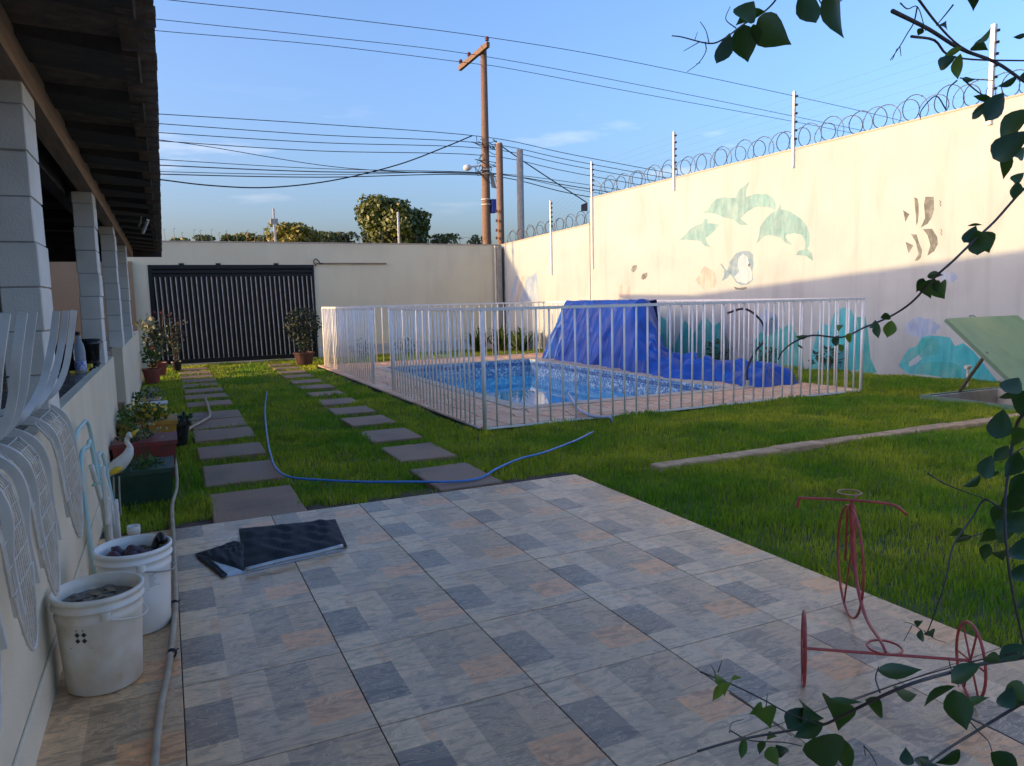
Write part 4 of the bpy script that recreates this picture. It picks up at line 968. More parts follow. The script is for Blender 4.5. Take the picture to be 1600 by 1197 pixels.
# ---------------------------------------------------------------- stacked wire chairs on the low wall
CH_L = ['farthest of the upside-down metal chairs hooked over the low wall', 'second farthest metal chair hooked over the low wall', 'third metal chair hooked over the low wall, overlapping its neighbour', 'nearest metal chair hooked over the low wall, cut by the photo edge']
CHS = [((3.98, 4.17), (3.52, 3.84)), ((3.18, 3.52), (2.86, 2.92)), ((2.70, 2.72), (2.42, 2.44)), ((2.20, 2.22), (1.88, 1.9))]
for k, (b1, b2) in enumerate(CHS):
    t_ = thing('wire_chair', CH_L[k], 'chair', (-.45, b2[0], .5), 'grey metal chairs stacked upside down on the low wall')
    off = -.008*k
    for yb, yt in (b1, b2):
        arch = smooth_path([(-.80, yb-.10, 1.01), (-.68, yb-.04, 1.045), (-.56, yb, 1.065), (-.47, yb, 1.02), (-.435, yb, .93), (-.425+off, yb, .80), (-.415+off, yb+.02, .63)], 7)
        part(MB().flatbar(arch, (0, 1, 0), .016, .028), 'seat_bar', m_chair, t_)
        leg = smooth_path([(-.395, yt, 1.49), (-.415, yt-.04, 1.36), (-.44, (yt+yb)/2-.02, 1.22), (-.475, yb-.01, 1.13), (-.53, yb-.03, 1.085), (-.62, yb-.05, 1.065)], 7)
        part(MB().flatbar(leg, (0, 1, 0), .016, .026), 'leg_bar', m_chair, t_)
    ya, yc = b2[0]-.06, b1[0]-.03; zb = .50
    # mesh of wires wrapped down the outside with a rounded foot
    m_ = MB(); nv = 11
    def prof_(s_):       # s 0..1 down
        pts_ = [(-.60, 1.055), (-.49, 1.04), (-.440, .965), (-.420, .85), (-.410, .70), (-.400, .50)]
        s_ *= 5; i = min(int(s_), 4); f_ = s_-i; return np.array(pts_[i])*(1-f_)+np.array(pts_[i+1])*f_
    def foot(u): return 1-.22*(abs(2*u-1)**2.2)
    for i in range(nv+1):
        u = i/nv; y = ya+(yc-ya)*u; e_ = foot(u)
        P_ = [(prof_(e_*s_/12)[0]+off-.004, y, prof_(e_*s_/12)[1]) for s_ in range(13)]; m_.tube(P_, .0028 if 0 < i < nv else .0055, 4)
    for s_ in (.18, .28, .38, .48, .58, .68, .78):
        p = prof_(s_); 
        m_.tube([(p[0]+off-.001, ya, p[1]), (p[0]+off-.001, yc, p[1])], .0026, 4)
    P_ = [(prof_(foot(i/20))[0]+off, ya+(yc-ya)*i/20, prof_(foot(i/20))[1]) for i in range(21)]; m_.tube(P_, .005, 6)
    part(m_, 'wire_mesh', m_mesh, t_)
    part(MB().tube([(-.66, ya-.02, 1.03), (-.66, yc+.06, 1.03)], .012, 8), 'cross_tube', m_offw, t_)

# folded beach chair frames
t_ = thing('folded_beach_chair', 'folded aqua and white tubular beach chair leaning on the low wall', 'chair', (-.42, 4.9, 0))
def T(pts, r, m__, n='tube'): part(MB().tube(smooth_path(pts, 5), r, 8), n, m__, t_, smooth=True)
T([(-.47, 4.35, .40), (-.47, 4.42, .78), (-.45, 4.62, .86), (-.43, 4.85, .78), (-.40, 4.97, .05)], .011, m_aqua, 'frame_tube')
T([(-.43, 4.40, .10), (-.45, 4.44, .68), (-.43, 4.62, .74), (-.42, 4.74, .70), (-.38, 4.86, .05)], .011, m_aqua, 'frame_tube')
T([(-.39, 4.95, .02), (-.41, 5.00, .50), (-.42, 5.08, .60), (-.40, 5.20, .55), (-.36, 5.26, .02)], .011, m_aqua, 'frame_tube')
T([(-.37, 4.82, .02), (-.39, 4.80, .30), (-.43, 4.72, .62)], .014, m_offw, 'frame_tube')
T([(-.35, 5.05, .02), (-.38, 5.06, .34), (-.42, 5.02, .63)], .014, m_offw, 'frame_tube')
part(MB().cbox(-.375, -.355, 4.72, 4.79, .02, .42, .004), 'side_slat', m_offw, t_)
part(MB().cbox(-.345, -.325, 4.86, 4.94, .02, .36, .004), 'side_slat', m_offw, t_)
part(MB().cbox(-.375, -.355, 4.60, 4.655, .30, .62, .004), 'side_slat', m_offw, t_)
T([(-.41, 4.5, .55), (-.40, 4.8, .50), (-.40, 5.1, .47)], .007, mat('green_cord', (.08, .4, .22), (.5, .6, .5), .6, scale=60), 'green_cord')
o = MB().lathe((-.25, 4.82, 0), [(.032, 0), (.032, .17), (.036, .172), (.036, .215), (.027, .215), (.027, 0)], 18).build('plastic_pipe', m_offw, smooth=True)
tag(o, 'short upright white plastic pipe behind the buckets', 'pipe')

# heron garden statue
hx, hy = -.36, 5.95
t_ = thing('heron_statue', 'white heron garden statue with yellow beak beside the red planter', 'statue', (hx, hy, 0))
A = lambda x, y: gy(x, y, hy)
body = smooth_path([A(158, 752), A(168, 738), A(185, 727), A(199, 712), A(203, 700)], 4)
part(MB().tube(body, list(np.interp(np.linspace(0, 1, len(body)), [0, .2, .5, .75, 1], [.010, .036, .052, .038, .024])), 12), 'body', m_offw, t_, smooth=True)
nk = smooth_path([A(200, 712), A(204, 700), A(198, 690), A(201, 682), A(206, 679)], 4)
part(MB().tube(nk, list(np.interp(np.linspace(0, 1, len(nk)), [0, .3, .7, .85, 1], [.028, .017, .017, .030, .020])), 12), 'neck', m_offw, t_, smooth=True)
part(MB().tube([A(205, 681), A(211, 675), A(217, 670)], [.020, .012, .002], 8), 'beak', m_yellow, t_, smooth=True)
wv_ = smooth_path([A(172, 738), A(184, 732), A(192, 728)], 4)
part(MB().tube([p-np.array([0, .045, 0]) for p in wv_], [.006, .016, .022, .024, .024, .022, .018, .012, .004], 10), 'wing_patch', m_yellow, t_, smooth=True)
for s_ in (-.015, .02): part(MB().tube([A(181, 745)+(s_, 0, 0), A(182, 775)+(s_, 0, 0), (A(183, 790)[0]+s_, hy, 0.0)], .006, 6), 'leg', m_conc, t_)

# ---------------------------------------------------------------- plants
def leaves(m_, c, rad, n, ls, lw=.45, shape=None, up=.3, rr_=random):
    for _ in range(n):
        while True:
            p = np.array([rr_.uniform(-1, 1) for _ in range(3)])
            if p@p <= 1: break
        p = np.array(c)+p*np.array(rad)
        if shape is not None and not shape(p): continue
        d = np.array([rr_.gauss(0, 1), rr_.gauss(0, 1), rr_.gauss(up, .8)]); d /= np.linalg.norm(d); l_ = ls*rr_.uniform(.6, 1.3)
        s_ = np.cross(d, [rr_.gauss(0, 1) for _ in range(3)]); s_ /= np.linalg.norm(s_)+1e-9; s_ = s_*l_*lw
        m_.add([p, p+d*l_*.5+s_, p+d*l_, p+d*l_*.5-s_], [(0, 1, 2, 3)])
def plant(name, label, cat, base, pot, parts, stems=5, sm=m_bark, group=None):
    t_ = thing(name, label, cat, (base[0], base[1], 0), group)
    if pot:
        kind, w_, d_, h_, pm = pot
        if kind == 'box':
            part(MB().hexa([(base[0]-w_*.44, base[1]-d_*.44, 0), (base[0]+w_*.44, base[1]-d_*.44, 0), (base[0]+w_*.44, base[1]+d_*.44, 0), (base[0]-w_*.44, base[1]+d_*.44, 0), (base[0]-w_/2, base[1]-d_/2, h_), (base[0]+w_/2, base[1]-d_/2, h_), (base[0]+w_/2, base[1]+d_/2, h_), (base[0]-w_/2, base[1]+d_/2, h_)]), 'planter', pm, t_)
            part(MB().box(base[0]-w_/2-.01, base[0]+w_/2+.01, base[1]-d_/2-.01, base[1]-d_/2+.006, h_-.03, h_+.006).box(base[0]+w_/2-.006, base[0]+w_/2+.01, base[1]-d_/2, base[1]+d_/2, h_-.03, h_+.006), 'rim', pm, t_)
        else:
            part(MB().lathe((base[0], base[1], 0), [(w_*.36, 0), (w_*.47, h_*.85), (w_*.52, h_*.86), (w_*.52, h_), (w_*.46, h_), (w_*.44, h_*.9), (0, h_*.9)], 24), 'pot', pm, t_)
    z0 = pot[3] if pot else 0
    allc = []
    for (c, r_, n, ls, m__, lw) in parts:
        m_ = MB()
        if m__ is m_petal:
            for _ in range(n//3):
                fc = [c[i_]+random.uniform(-1, 1)*r_[i_]*.7 for i_ in range(3)]; m_ = MB(); v = [fc]; nn_ = 7
                for q_ in range(nn_): a_ = 2*pi*q_/nn_; v.append((fc[0]+ls*.6*cos(a_), fc[1]-.02, fc[2]+ls*.6*sin(a_)))
                for q_ in range(nn_): a_ = 2*pi*(q_+.5)/nn_; v.append((fc[0]+ls*.25*cos(a_), fc[1]-.01, fc[2]+ls*.25*sin(a_)))
                m_.add(v, [(0, 1+nn_+(q_-1) % nn_, 1+q_, 1+nn_+q_) for q_ in range(nn_)]); part(m_, 'flower', m__, t_)
        else:
            leaves(m_, c, r_, n, ls, lw); part(m_, 'foliage', m__, t_)
        allc.append(c)
    m_ = MB()
    for k in range(stems):
        c = np.array(random.choice(allc)); e_ = c+np.array([random.uniform(-1, 1)*.6*parts[0][1][0], random.uniform(-1, 1)*.6*parts[0][1][1], random.uniform(0, 1)*.7*parts[0][1][2]])
        b = np.array([base[0]+random.uniform(-.04, .04), base[1]+random.uniform(-.04, .04), z0*.8]); m_.tube(smooth_path([b, (b+e_)/2+(random.uniform(-.05, .05), random.uniform(-.05, .05), 0), e_], 3), .006, 5)
    part(m_, 'stem', sm, t_); return t_
m_shrub = mat('shaded_leaf', (.012, .026, .010), (.008, .018, .007), .6, scale=30)  # shade at the gate is put into this leaf colour
GRP = 'pot plants along the low wall'
plant('potted_plant', 'dark green trough of low plants nearest the buckets', 'plant', (-.24, 6.45), ('box', .44, .50, .26, m_potgreen), [((-.26, 6.45, .27), (.19, .22, .05), 150, .06, m_pleaf, .2)], group=GRP)
plant('potted_plant', 'red rectangular planter with dry reddish shoots', 'plant', (-.23, 7.25), ('box', .50, .50, .34, m_potred), [((-.30, 7.25, .38), (.16, .20, .09), 130, .045, m_pleaf, .3), ((-.2, 7.2, .42), (.18, .2, .10), 80, .03, m_pale, .4)], group=GRP)
plant('potted_plant', 'square yellow planter with yellow flowering shrub', 'plant', (-.22, 8.35), ('box', .52, .55, .36, m_potyel), [((-.26, 8.25, .42), (.24, .26, .13), 420, .045, m_yleaf, .4), ((-.24, 8.2, .48), (.22, .24, .11), 60, .035, m_yellow, .6), ((-.40, 8.0, .4), (.09, .2, .12), 100, .045, m_pleaf, .35)], group=GRP)
plant('potted_plant', 'low dark bush in a black pot beyond the yellow planter', 'plant', (.03, 8.75), ('round', .30, .30, .26, m_black), [((.05, 8.7, .28), (.13, .12, .06), 110, .05, m_leafdark, .4)], group=GRP)
plant('potted_plant', 'pale succulent on a small white stool in the grass', 'plant', (-.25, 11.6), ('round', .26, .26, .22, m_conc), [((-.25, 11.6, .30), (.13, .14, .07), 70, .05, m_pale, .3), ((-.3, 11.8, .18), (.2, .2, .15), 110, .08, m_pleaf, .25)], group=GRP)
plant('potted_plant', 'pink flowered plant in a red pot at the far left wall', 'plant', (-.18, 17.6), ('round', .34, .34, .30, m_potred), [((-.25, 17.4, .75), (.22, .3, .38), 380, .07, m_leafdark, .4), ((-.32, 17.2, 1.12), (.18, .2, .14), 130, .09, m_pale, .25), ((-.1, 17.4, 1.3), (.35, .2, .12), 16, .055, m_petal, .7), ((-.3, 17, .75), (.1, .1, .15), 9, .06, m_petal, .7)], stems=9, group=GRP)
plant('potted_plant', 'brown leafy shrub in front of the left end of the gate', 'plant', (.18, 18.9), ('round', .24, .24, .22, m_black), [((.10, 18.8, .72), (.26, .25, .42), 260, .06, m_leafdark, .3), ((.2, 18.8, .95), (.30, .2, .45), 130, .06, mat('brown_leaf', (.10, .06, .03), None, .8), .3)], stems=9, group=GRP)
plant('potted_plant', 'short red pot with a bare pinkish plant beside the far wall', 'plant', (-.30, 16.2), ('round', .34, .34, .28, m_potred), [((-.3, 16.2, .5), (.18, .18, .22), 160, .07, m_pleaf, .35)], group=GRP)
tb = thing('white_stool', 'small white stool standing in the grass by the far low wall', 'stool', (-.24, 10.95, 0))
part(MB().cbox(-.42, -.04, 10.85, 11.1, .20, .222, .004), 'seat', m_offw, tb)
for a, b in ((-.39, 10.88), (-.07, 10.88), (-.39, 11.07), (-.07, 11.07)): part(MB().tube([(a, b, 0), (a, b, .2)], .012, 6), 'leg', m_offw, tb)
# shrubs
plant('shaded_shrub', 'round shade-darkened shrub in a brown pot before the right end of the gate', 'shrub', (3.05, 18.7), ('round', .5, .5, .3, mat('brown_pot', (.10, .04, .03), None, .7)), [((3.05, 18.7, .95), (.46, .4, .44), 1500, .07, m_shrub, .3), ((3.05, 18.6, .5), (.2, .2, .25), 160, .08, m_leafdark, .3)], stems=10)
def yucca(base, label, n, l_, m__):
    t_ = thing('strap_leaf_plant', label, 'plant', (base[0], base[1], 0)); m_ = MB()
    for k in range(n):
        az = random.uniform(0, 6.28); el = random.uniform(.7, 1.45); ll_ = l_*random.uniform(.6, 1.1); b = np.array([base[0]+random.uniform(-.12, .12), base[1]+random.uniform(-.12, .12), 0])
        d = np.array([cos(az)*cos(el), sin(az)*cos(el), sin(el)]); s_ = np.array([-sin(az), cos(az), 0])*.028
        m1 = b+d*ll_*.6; e_ = m1+(d*.5+np.array([cos(az)*.4, sin(az)*.4, -.35]))*ll_*.6
        m_.add([b-s_, b+s_, m1+s_, m1-s_, e_], [(0, 1, 2, 3), (3, 2, 4)])
    part(m_, 'leaf_cluster', m__, t_)
for k, (x, y, l_, lb) in enumerate(((8.75, 19.6, 1.15, 'tall green strap-leaved plant behind the back fence near the corner'), (9.1, 19.0, 1.0, 'green strap-leaved plant left of the blue tarp beyond the fence'), (8.2, 19.9, 1.0, 'strap-leaved plant at the back wall, leftmost of the corner plants'))): yucca((x, y), lb, 60, l_, m_pleaf)
for k, (x, y, n, lb) in enumerate(((11.35, 10.2, 150, 'scrubby dry plant at the foot of the mural wall right of the fence end'), (11.2, 11.6, 120, 'low leafy weed at the mural wall seen through the fence bars'), (10.9, 12.8, 120, 'low yellow green weed at the mural wall behind the crumpled tarp'), (6.0, 19.9, 160, 'low shrub at the foot of the cream back wall, centre'), (4.7, 19.6, 160, 'thin stemmed plant at the back wall seen through the fence opening'))):
    t_ = thing('small_plant', lb, 'plant', (x, y, 0)); m_ = MB(); leaves(m_, (x, y, .25), (.35, .3, .25), n, .09, .25); part(m_, 'foliage', m_pleaf if k else m_leafdark, t_)
    m_ = MB()
    for j in range(9):
        a = random.uniform(0, 6.28); h = random.uniform(.25, .55); m_.tube(smooth_path([(x, y, 0), (x+.12*cos(a), y+.12*sin(a), h*.7), (x+.35*cos(a), y+.35*sin(a), h)], 3), .006, 4)
    part(m_, 'stem', m_bark, t_)

# ---------------------------------------------------------------- things on the counter
t_ = thing('water_bottle', 'clear plastic water bottle with a blue label on the porch counter', 'bottle', (-.60, 7.35, .985))
bx, by = -.625, 6.72
part(MB().lathe((bx, by, .986), [(0, 0), (.038, 0), (.042, .02), (.042, .18), (.036, .22), (.018, .27), (.016, .30)], 18), 'body', m_glass, t_, smooth=True)
part(MB().lathe((bx, by, .986), [(.0425, .03), (.0425, .10)], 18), 'label_band', m_label, t_)
part(MB().lathe((bx, by, 1.286), [(.018, 0), (.018, .03), (0, .03)], 14), 'cap', m_black, t_)
for k, (x, y, r_, h, lb) in enumerate(((-.76, 7.08, .085, .22, 'left of two black plastic pots on the porch counter'), (-.60, 7.22, .085, .25, 'right black plastic pot with banded rim on the porch counter end'))):
    t_ = thing('black_pot', lb, 'pot', (x, y, .985), 'black pots on the counter')
    part(MB().lathe((x, y, .986), [(0, 0), (r_*.8, 0), (r_*.97, h*.8), (r_*1.05, h*.81), (r_*1.05, h*.9), (r_, h*.9), (r_*1.06, h*.93), (r_*1.06, h), (r_*.95, h), (r_*.85, .05)], 22), 'body', m_black, t_, smooth=True)
    part(MB().ring((x, y, .986+h*.97), r_*1.07, .006, (0, 0, 1), 22, 5), 'rim', m_wire, t_)
t_ = thing('yellow_tools', 'yellow handled tools lying on the porch counter before the bottle', 'tools', (-.62, 6.9, .985))
for a in (((-.60, 6.95, 1.0), (-.72, 7.15, 1.0)), ((-.58, 6.75, 1.0), (-.70, 6.70, 1.0))): part(MB().tube(list(a), .014, 8), 'handle', m_yellow, t_)
part(MB().cbox(-.66, -.57, 7.0, 7.12, 1.0, 1.035, .008), 'yellow_case', m_yellow, t_)
part(MB().tube([(-.58, 7.0, 1.005), (-.52, 7.9, 1.01)], .008, 6).tube([(-.55, 7.0, 1.005), (-.58, 7.8, 1.02)], .008, 6), 'blade', m_wire, t_)
t_ = thing('wooden_chair', 'brown wooden chair back in the dark porch behind the first pillar', 'chair', (-1.9, 11.5, 0))
part(MB().box(-2.05, -1.65, 11.5, 11.54, .95, 1.28), 'backrest', mat('brown_wood', (.16, .06, .025), None, .5, scale=6), t_)
part(MB().box(-2.05, -2.0, 11.5, 11.55, 0, .949).box(-1.70, -1.65, 11.5, 11.55, 0, .949), 'leg', mat('brown_wood', (.16, .06, .025)), t_)
part(MB().box(-2.05, -1.65, 11.1, 11.49, .44, .48), 'seat', mat('brown_wood', (.16, .06, .025)), t_)
part(MB().box(-4.5, -.64, 20.86, 20.94, 0, 2.62), 'far_porch_wall', m_tan)
t_ = thing('tube_lamp', 'short white tube lamp hanging under the dark eave', 'lamp', (-.12, 10.3, 2.5))
part(MB().tube([(-.10, 10.15, 2.54), (-.17, 10.30, 2.40)], .018, 8), 'tube', m_lampw, t_)
part(MB().tube([(-.17, 10.15, 2.58), (-.19, 10.2, 2.50), (-.21, 10.22, 2.47)], .01, 6), 'bracket', m_conc, t_)

# ---------------------------------------------------------------- street beyond: poles, cables, trees
def yp(x, y, Y=26.): return gy(x, y, Y)
b = yp(760, 378); t = yp(760, 66)
up_ = thing('utility_pole', 'tall brown wooden utility pole with a crossarm behind the wall corner', 'utility pole', (b[0], 26, 0))
part(MB().tube([(b[0]+.02, 26, -.05), (b[0]+.02, 26, 4), (b[0]+.08, 26, t[2]-.15)], [.19, .165, .115], 14), 'pole', m_pole, up_, smooth=True)
a0, a1 = np.array([b[0]-.02, 27.75, 10.36]), np.array([b[0]+.10, 25.25, 10.50])
d = a1-a0; 
part(MB().hexa([a0+(-.22, 0, -.10), a1+(-.22, 0, -.10), a1+(-.10, 0, -.10), a0+(-.10, 0, -.10), a0+(-.22, 0, .08), a1+(-.22, 0, .08), a1+(-.10, 0, .08), a0+(-.10, 0, .08)]), 'crossarm', m_pole, up_)
INS = []
for u in (.04, .35, .97):
    p = a0+d*u+(-.16, 0, .08); INS.append(p+(0, 0, .2))
    part(MB().lathe(tuple(p), [(.02, 0), (.02, .06), (.075, .07), (.055, .12), (.08, .14), (.05, .2), (0, .22)], 12), 'insulator', m_cer, up_)
part(MB().box(b[0]+.19, b[0]+.36, 25.8, 26.1, yp(766, 333)[2], yp(766, 312)[2]), 'blue_box', m_blue, up_)
for yy in (312, 320, 272, 266): part(MB().ring((b[0]+.03, 26, yp(760, yy)[2]), .175, .02, (0, 0, 1), 18, 5), 'metal_band', m_offw, up_)
part(MB().hexa([tuple(yp(*p, 26-.1)) for p in ((768, 293), (776, 295), (770, 270), (765, 270))]+[tuple(yp(*p, 26+.25)) for p in ((768, 293), (776, 295), (770, 270), (765, 270))]), 'grey_box', m_conc, up_)
l0, l1, l2 = yp(757, 258), yp(742, 260), yp(730, 262)
part(MB().tube([l0, l1, l2], .03, 6), 'lamp_arm', m_offw, up_)
part(MB().tube(smooth_path([l2+(.18, 0, .02), l2, l2-(.16, 0, .02)], 3), [.03, .09, .11, .12, .11, .08, .02], 10), 'lamp_head', m_lampw, up_, smooth=True)
m_ = MB()
for k in range(16):          # tangle of service cables round the pole
    y0 = random.uniform(205, 275); P_ = [yp(757+random.uniform(-22, 6), y0), yp(757+random.uniform(-12, 24), y0+random.uniform(5, 20), 25.8), yp(757+random.uniform(4, 26), y0+random.uniform(-5, 35))]
    m_.tube(smooth_path(P_, 4), .012, 4)
part(m_, 'cable_tangle', m_wire, up_)
for (x, y0, x1, y1, m__, nm, lb, r0) in ((780, 225, 782.5, 383, m_pole, 'short_wooden_pole', 'shorter brown wooden pole just right of the utility pole', .12), (812, 235, 814, 372, m_conc, 'concrete_pole', 'grey concrete pole behind the lowered mural wall', .12)):
    a, b_ = yp(x, y0, 24.5), yp(x1, y1, 24.5)
    t_ = thing(nm, lb, 'pole', (b_[0], 24.5, 0))
    part(MB().tube([(b_[0]+(b_[0]-a[0])*.8, 24.5, -.05), tuple(a)], [r0*1.15, r0], 12), 'pole', m__, t_, smooth=True)
    if m__ is m_pole:
        for yy in (330, 345, 360, 372): part(MB().lathe(tuple(yp(776, yy, 24.4)), [(.01, -.05), (.05, -.03), (.02, 0), (.05, .03), (.01, .05)], 8), 'insulator', m_cer, t_)
    part(MB().lathe((a[0], a[1], a[2]), [(r0*.98, 0), (r0*.8, .04), (0, .05)], 12), 'cap', m_conc, t_)
POW = 'overhead cables along the street'
def cable(pts, lb, r=.012, Y=26.):
    P_ = [yp(x, y, Y) for x, y in pts]; P_ = smooth_path(P_, 6) if len(P_) > 2 else P_
    return tag(MB().tube(P_, r, 5).build('overhead_cable', m_wire, smooth=True), lb, 'cable', POW)
cable([(150, -18), (265, 0), (500, 25), (767, 59), (1000, 99), (1330, 170), (1500, 212)], 'topmost overhead cable crossing the sky over the crossarm')
cable([(150, 17), (245, 30), (500, 57), (737, 85), (1000, 133), (1280, 190), (1450, 226)], 'second overhead cable, tied to the middle of the crossarm', .011)
cable([(150, 36), (245, 48), (500, 70), (728, 98), (800, 108), (1000, 146), (1240, 190), (1400, 222)], 'third overhead cable, tied to the low end of the crossarm', .011)
for k, ((ya, ym, yb_, yc), nm) in enumerate((((178, 190, 214, 290), 'highest'), ((193, 207, 224, 298), 'second'), ((207, 219, 232, 306), 'third'), ((220, 232, 243, 316), 'fourth'))):
    cable([(150, ya-6), (245, ya), (500, ym+4), (757, yb_), (900, yb_+(yc-yb_)*.38), (1150, yc)], nm+' of the four middle cables left of the utility pole', .013)
for k, (ya, yb_, yc, nm) in enumerate(((249, 270, 286, 'uppermost'), (258, 271, 292, 'second'), (268, 270, 296, 'third'), (272, 274, 304, 'lowest'))):
    cable([(150, ya-5), (245, ya), (500, (ya+yb_)/2+4), (757, yb_), (900, yc), (1100, yc+32)], nm+' cable of the low telephone bundle behind the big tree top', .017 if k % 2 else .011)
cable([(245, 218), (330, 230), (500, 258), (620, 268), (757, 272)], 'thin cable slanting down from the roof to the utility pole', .012)
cable([(150, 268), (245, 280), (330, 290), (420, 293), (520, 282), (620, 258), (690, 232), (738, 212)], 'sagging cable that hangs lowest and rises to the pole', .022)
cable([(770, 218), (800, 240), (860, 280), (916, 316)], 'cable slanting down from the pole to the step of the mural wall', .022, 25.)
o = MB().hexa([tuple(yp(*p, 24.2)) for p in ((908, 330), (918, 330), (918, 316), (908, 320))]+[tuple(yp(*p, 24.6)) for p in ((908, 330), (918, 330), (918, 316), (908, 320))]).build('tiled_roof_corner', m_clay)
tag(o, 'small brown roof corner showing over the step of the mural wall', 'roof')

def tree(name, label, c, rad, trunk_h, n, ls, m__, lobes, cat='tree', group=None):
    t_ = thing(name, label, cat, (c[0], c[1], 0), group); m_ = MB(); rr2 = random.Random(int(c[0]*100))
    L_ = []
    for k in range(lobes):
        a = rr2.uniform(0, 6.28); e = rr2.uniform(-.85, 1.); q_ = rr2.uniform(.35, .72)
        L_.append((np.array([c[0]+rad[0]*q_*cos(a)*cos(e*.8), c[1]+rad[1]*q_*sin(a)*cos(e*.8), c[2]+rad[2]*q_*sin(e)]), rr2.uniform(.26, .46)))
    for (lc, lr) in L_:
        k = int(n/lobes)
        for _ in range(k):
            d = np.array([rr2.gauss(0, 1) for _ in range(3)]); d /= np.linalg.norm(d); rr3 = lr*rr2.uniform(.72, 1.08)
            p = lc+d*np.array(rad)*rr3; dn = d+np.array([rr2.gauss(0, .7) for _ in range(3)]); dn /= np.linalg.norm(dn)
            s_ = np.cross(dn, [rr2.gauss(0, 1) for _ in range(3)]); s_ /= np.linalg.norm(s_); q2 = np.cross(dn, s_); l_ = ls*rr2.uniform(.6, 1.3)
            m_.add([p-s_*l_*.5, p+q2*l_*.3, p+s_*l_*.5, p-q2*l_*.3], [(0, 1, 2, 3)])
    part(m_, 'crown', m__, t_)
    m_ = MB(); m_.tube([(c[0], c[1], -.1), (c[0], c[1], trunk_h*.6), (c[0]+.1, c[1], c[2])], [rad[0]*.10, rad[0]*.07, rad[0]*.03], 10)
    for (lc, lr) in L_[:8]: m_.tube(smooth_path([(c[0], c[1], trunk_h*.7), (np.array([c[0], c[1], trunk_h])+lc)/2, lc], 3), [rad[0]*.035, rad[0]*.03, rad[0]*.025, rad[0]*.02, rad[0]*.018, rad[0]*.012, rad[0]*.01], 6)
    part(m_, 'trunk', m_bark, t_); return t_
tree('round_tree', 'big round dark green tree rising above the back wall', (17.4, 60, 7.6), (3.15, 3.2, 3.1), 4.5, 14000, .40, m_treeleaf, 50)
tree('mango_tree', 'yellow green tree just left of the big round tree', (10.0, 62, 6.6), (2.3, 2.2, 1.5), 4, 3200, .34, m_mango, 20)
tree('leafy_tree', 'darker low tree between the yellow tree and the round tree', (13.6, 64, 6.6), (1.9, 1.6, 1.2), 4, 1800, .32, m_treeleaf, 14)
tree('leafy_tree', 'small tree top left of the yellow tree', (7.0, 66, 6.7), (1.9, 1.4, 1.0), 4, 1300, .30, m_mango, 12)
tree('leafy_tree', 'tiny bush top behind the wall spikes, second from the roof', (4.9, 60, 6.3), (1.1, 1., .55), 4, 500, .26, m_treeleaf, 8)
tree('leafy_tree', 'tiny bush top behind the wall spikes, nearest the roof', (3.0, 60, 6.25), (.9, .9, .5), 4, 380, .26, m_treeleaf, 8)
tree('leafy_tree', 'farthest left bush top over the wall by the eave', (1.5, 60, 6.15), (.8, .8, .45), 4, 280, .26, m_treeleaf, 8)
tree('leafy_tree', 'sparse tree top right of the round tree', (21.9, 60, 6.5), (1.5, 1.2, .75), 4, 700, .26, m_treeleaf, 12)
tree('leafy_tree', 'thin scraggy tree top at the foot of the utility pole', (24.9, 60, 6.5), (1.0, 1., .6), 4, 300, .24, m_treeleaf, 9)

# ---------------------------------------------------------------- vine in the foreground right
def leaf_mesh(b, t_, wr, side=None, curl=.18):
    b = np.array(b); t_ = np.array(t_); d = t_-b; L_ = np.linalg.norm(d); d /= L_
    vw = b-_C; vw /= np.linalg.norm(vw); s_ = np.cross(d, vw); s_ /= np.linalg.norm(s_); nrm = np.cross(s_, d)
    a = random.uniform(-.9, .9); wr = wr*random.uniform(.9, 1.08); curl = curl*random.uniform(.2, 1.9); s2 = s_*cos(a)+nrm*sin(a); n2 = np.cross(s2, d)
    prof = [(0, .03), (.12, .27), (.28, .43), (.44, .5), (.61, .43), (.77, .27), (.90, .10), (1, .0)]
    v = []; f = []
    for (u, w_) in prof:
        c_ = b+d*L_*u+n2*L_*curl*sin(u*pi*.9)*.6; ww = w_*L_*wr
        v += [c_-s2*ww+n2*ww*.35, c_-s2*ww*.5+n2*ww*.12, c_, c_+s2*ww*.5+n2*ww*.12, c_+s2*ww+n2*ww*.35]
    for i in range(len(prof)-1):
        for k in range(4): f.append((i*5+k, i*5+k+1, i*5+6+k, i*5+5+k))
    return v, f
VINE_G = 'climbing vine branches in the foreground'
def vine(label, dist, stems, lvs, young=()):
    c0 = gd(stems[0][0][0], stems[0][0][1], dist); t_ = thing('vine_branch', label, 'vine', c0, VINE_G)
    for st_ in stems:
        pts, r_ = st_[:-1], st_[-1]
        n = len(pts); dd_ = [dist+.05*sin(i*1.1) for i in range(n)]
        P_ = smooth_path([gd(x, y, k) for (x, y), k in zip(pts, dd_)], 4) if n > 2 else [gd(x, y, dist) for x, y in pts]
        rs_ = np.linspace(r_, r_*.55, len(P_)); part(MB().tube(P_, list(rs_), 6), 'stem', m_twig, t_, smooth=True)
    for i, (bx_, by_, tx_, ty_, wr) in enumerate(lvs):
        d0 = dist+random.uniform(-.03, .03); v, f = leaf_mesh(gd(bx_, by_, d0), gd(tx_, ty_, d0+random.uniform(-.03, .03)), wr)
        part(MB().add(v, f), 'leaf', m_vyoung if i in young else m_vleaf, t_, smooth=True)
    return t_
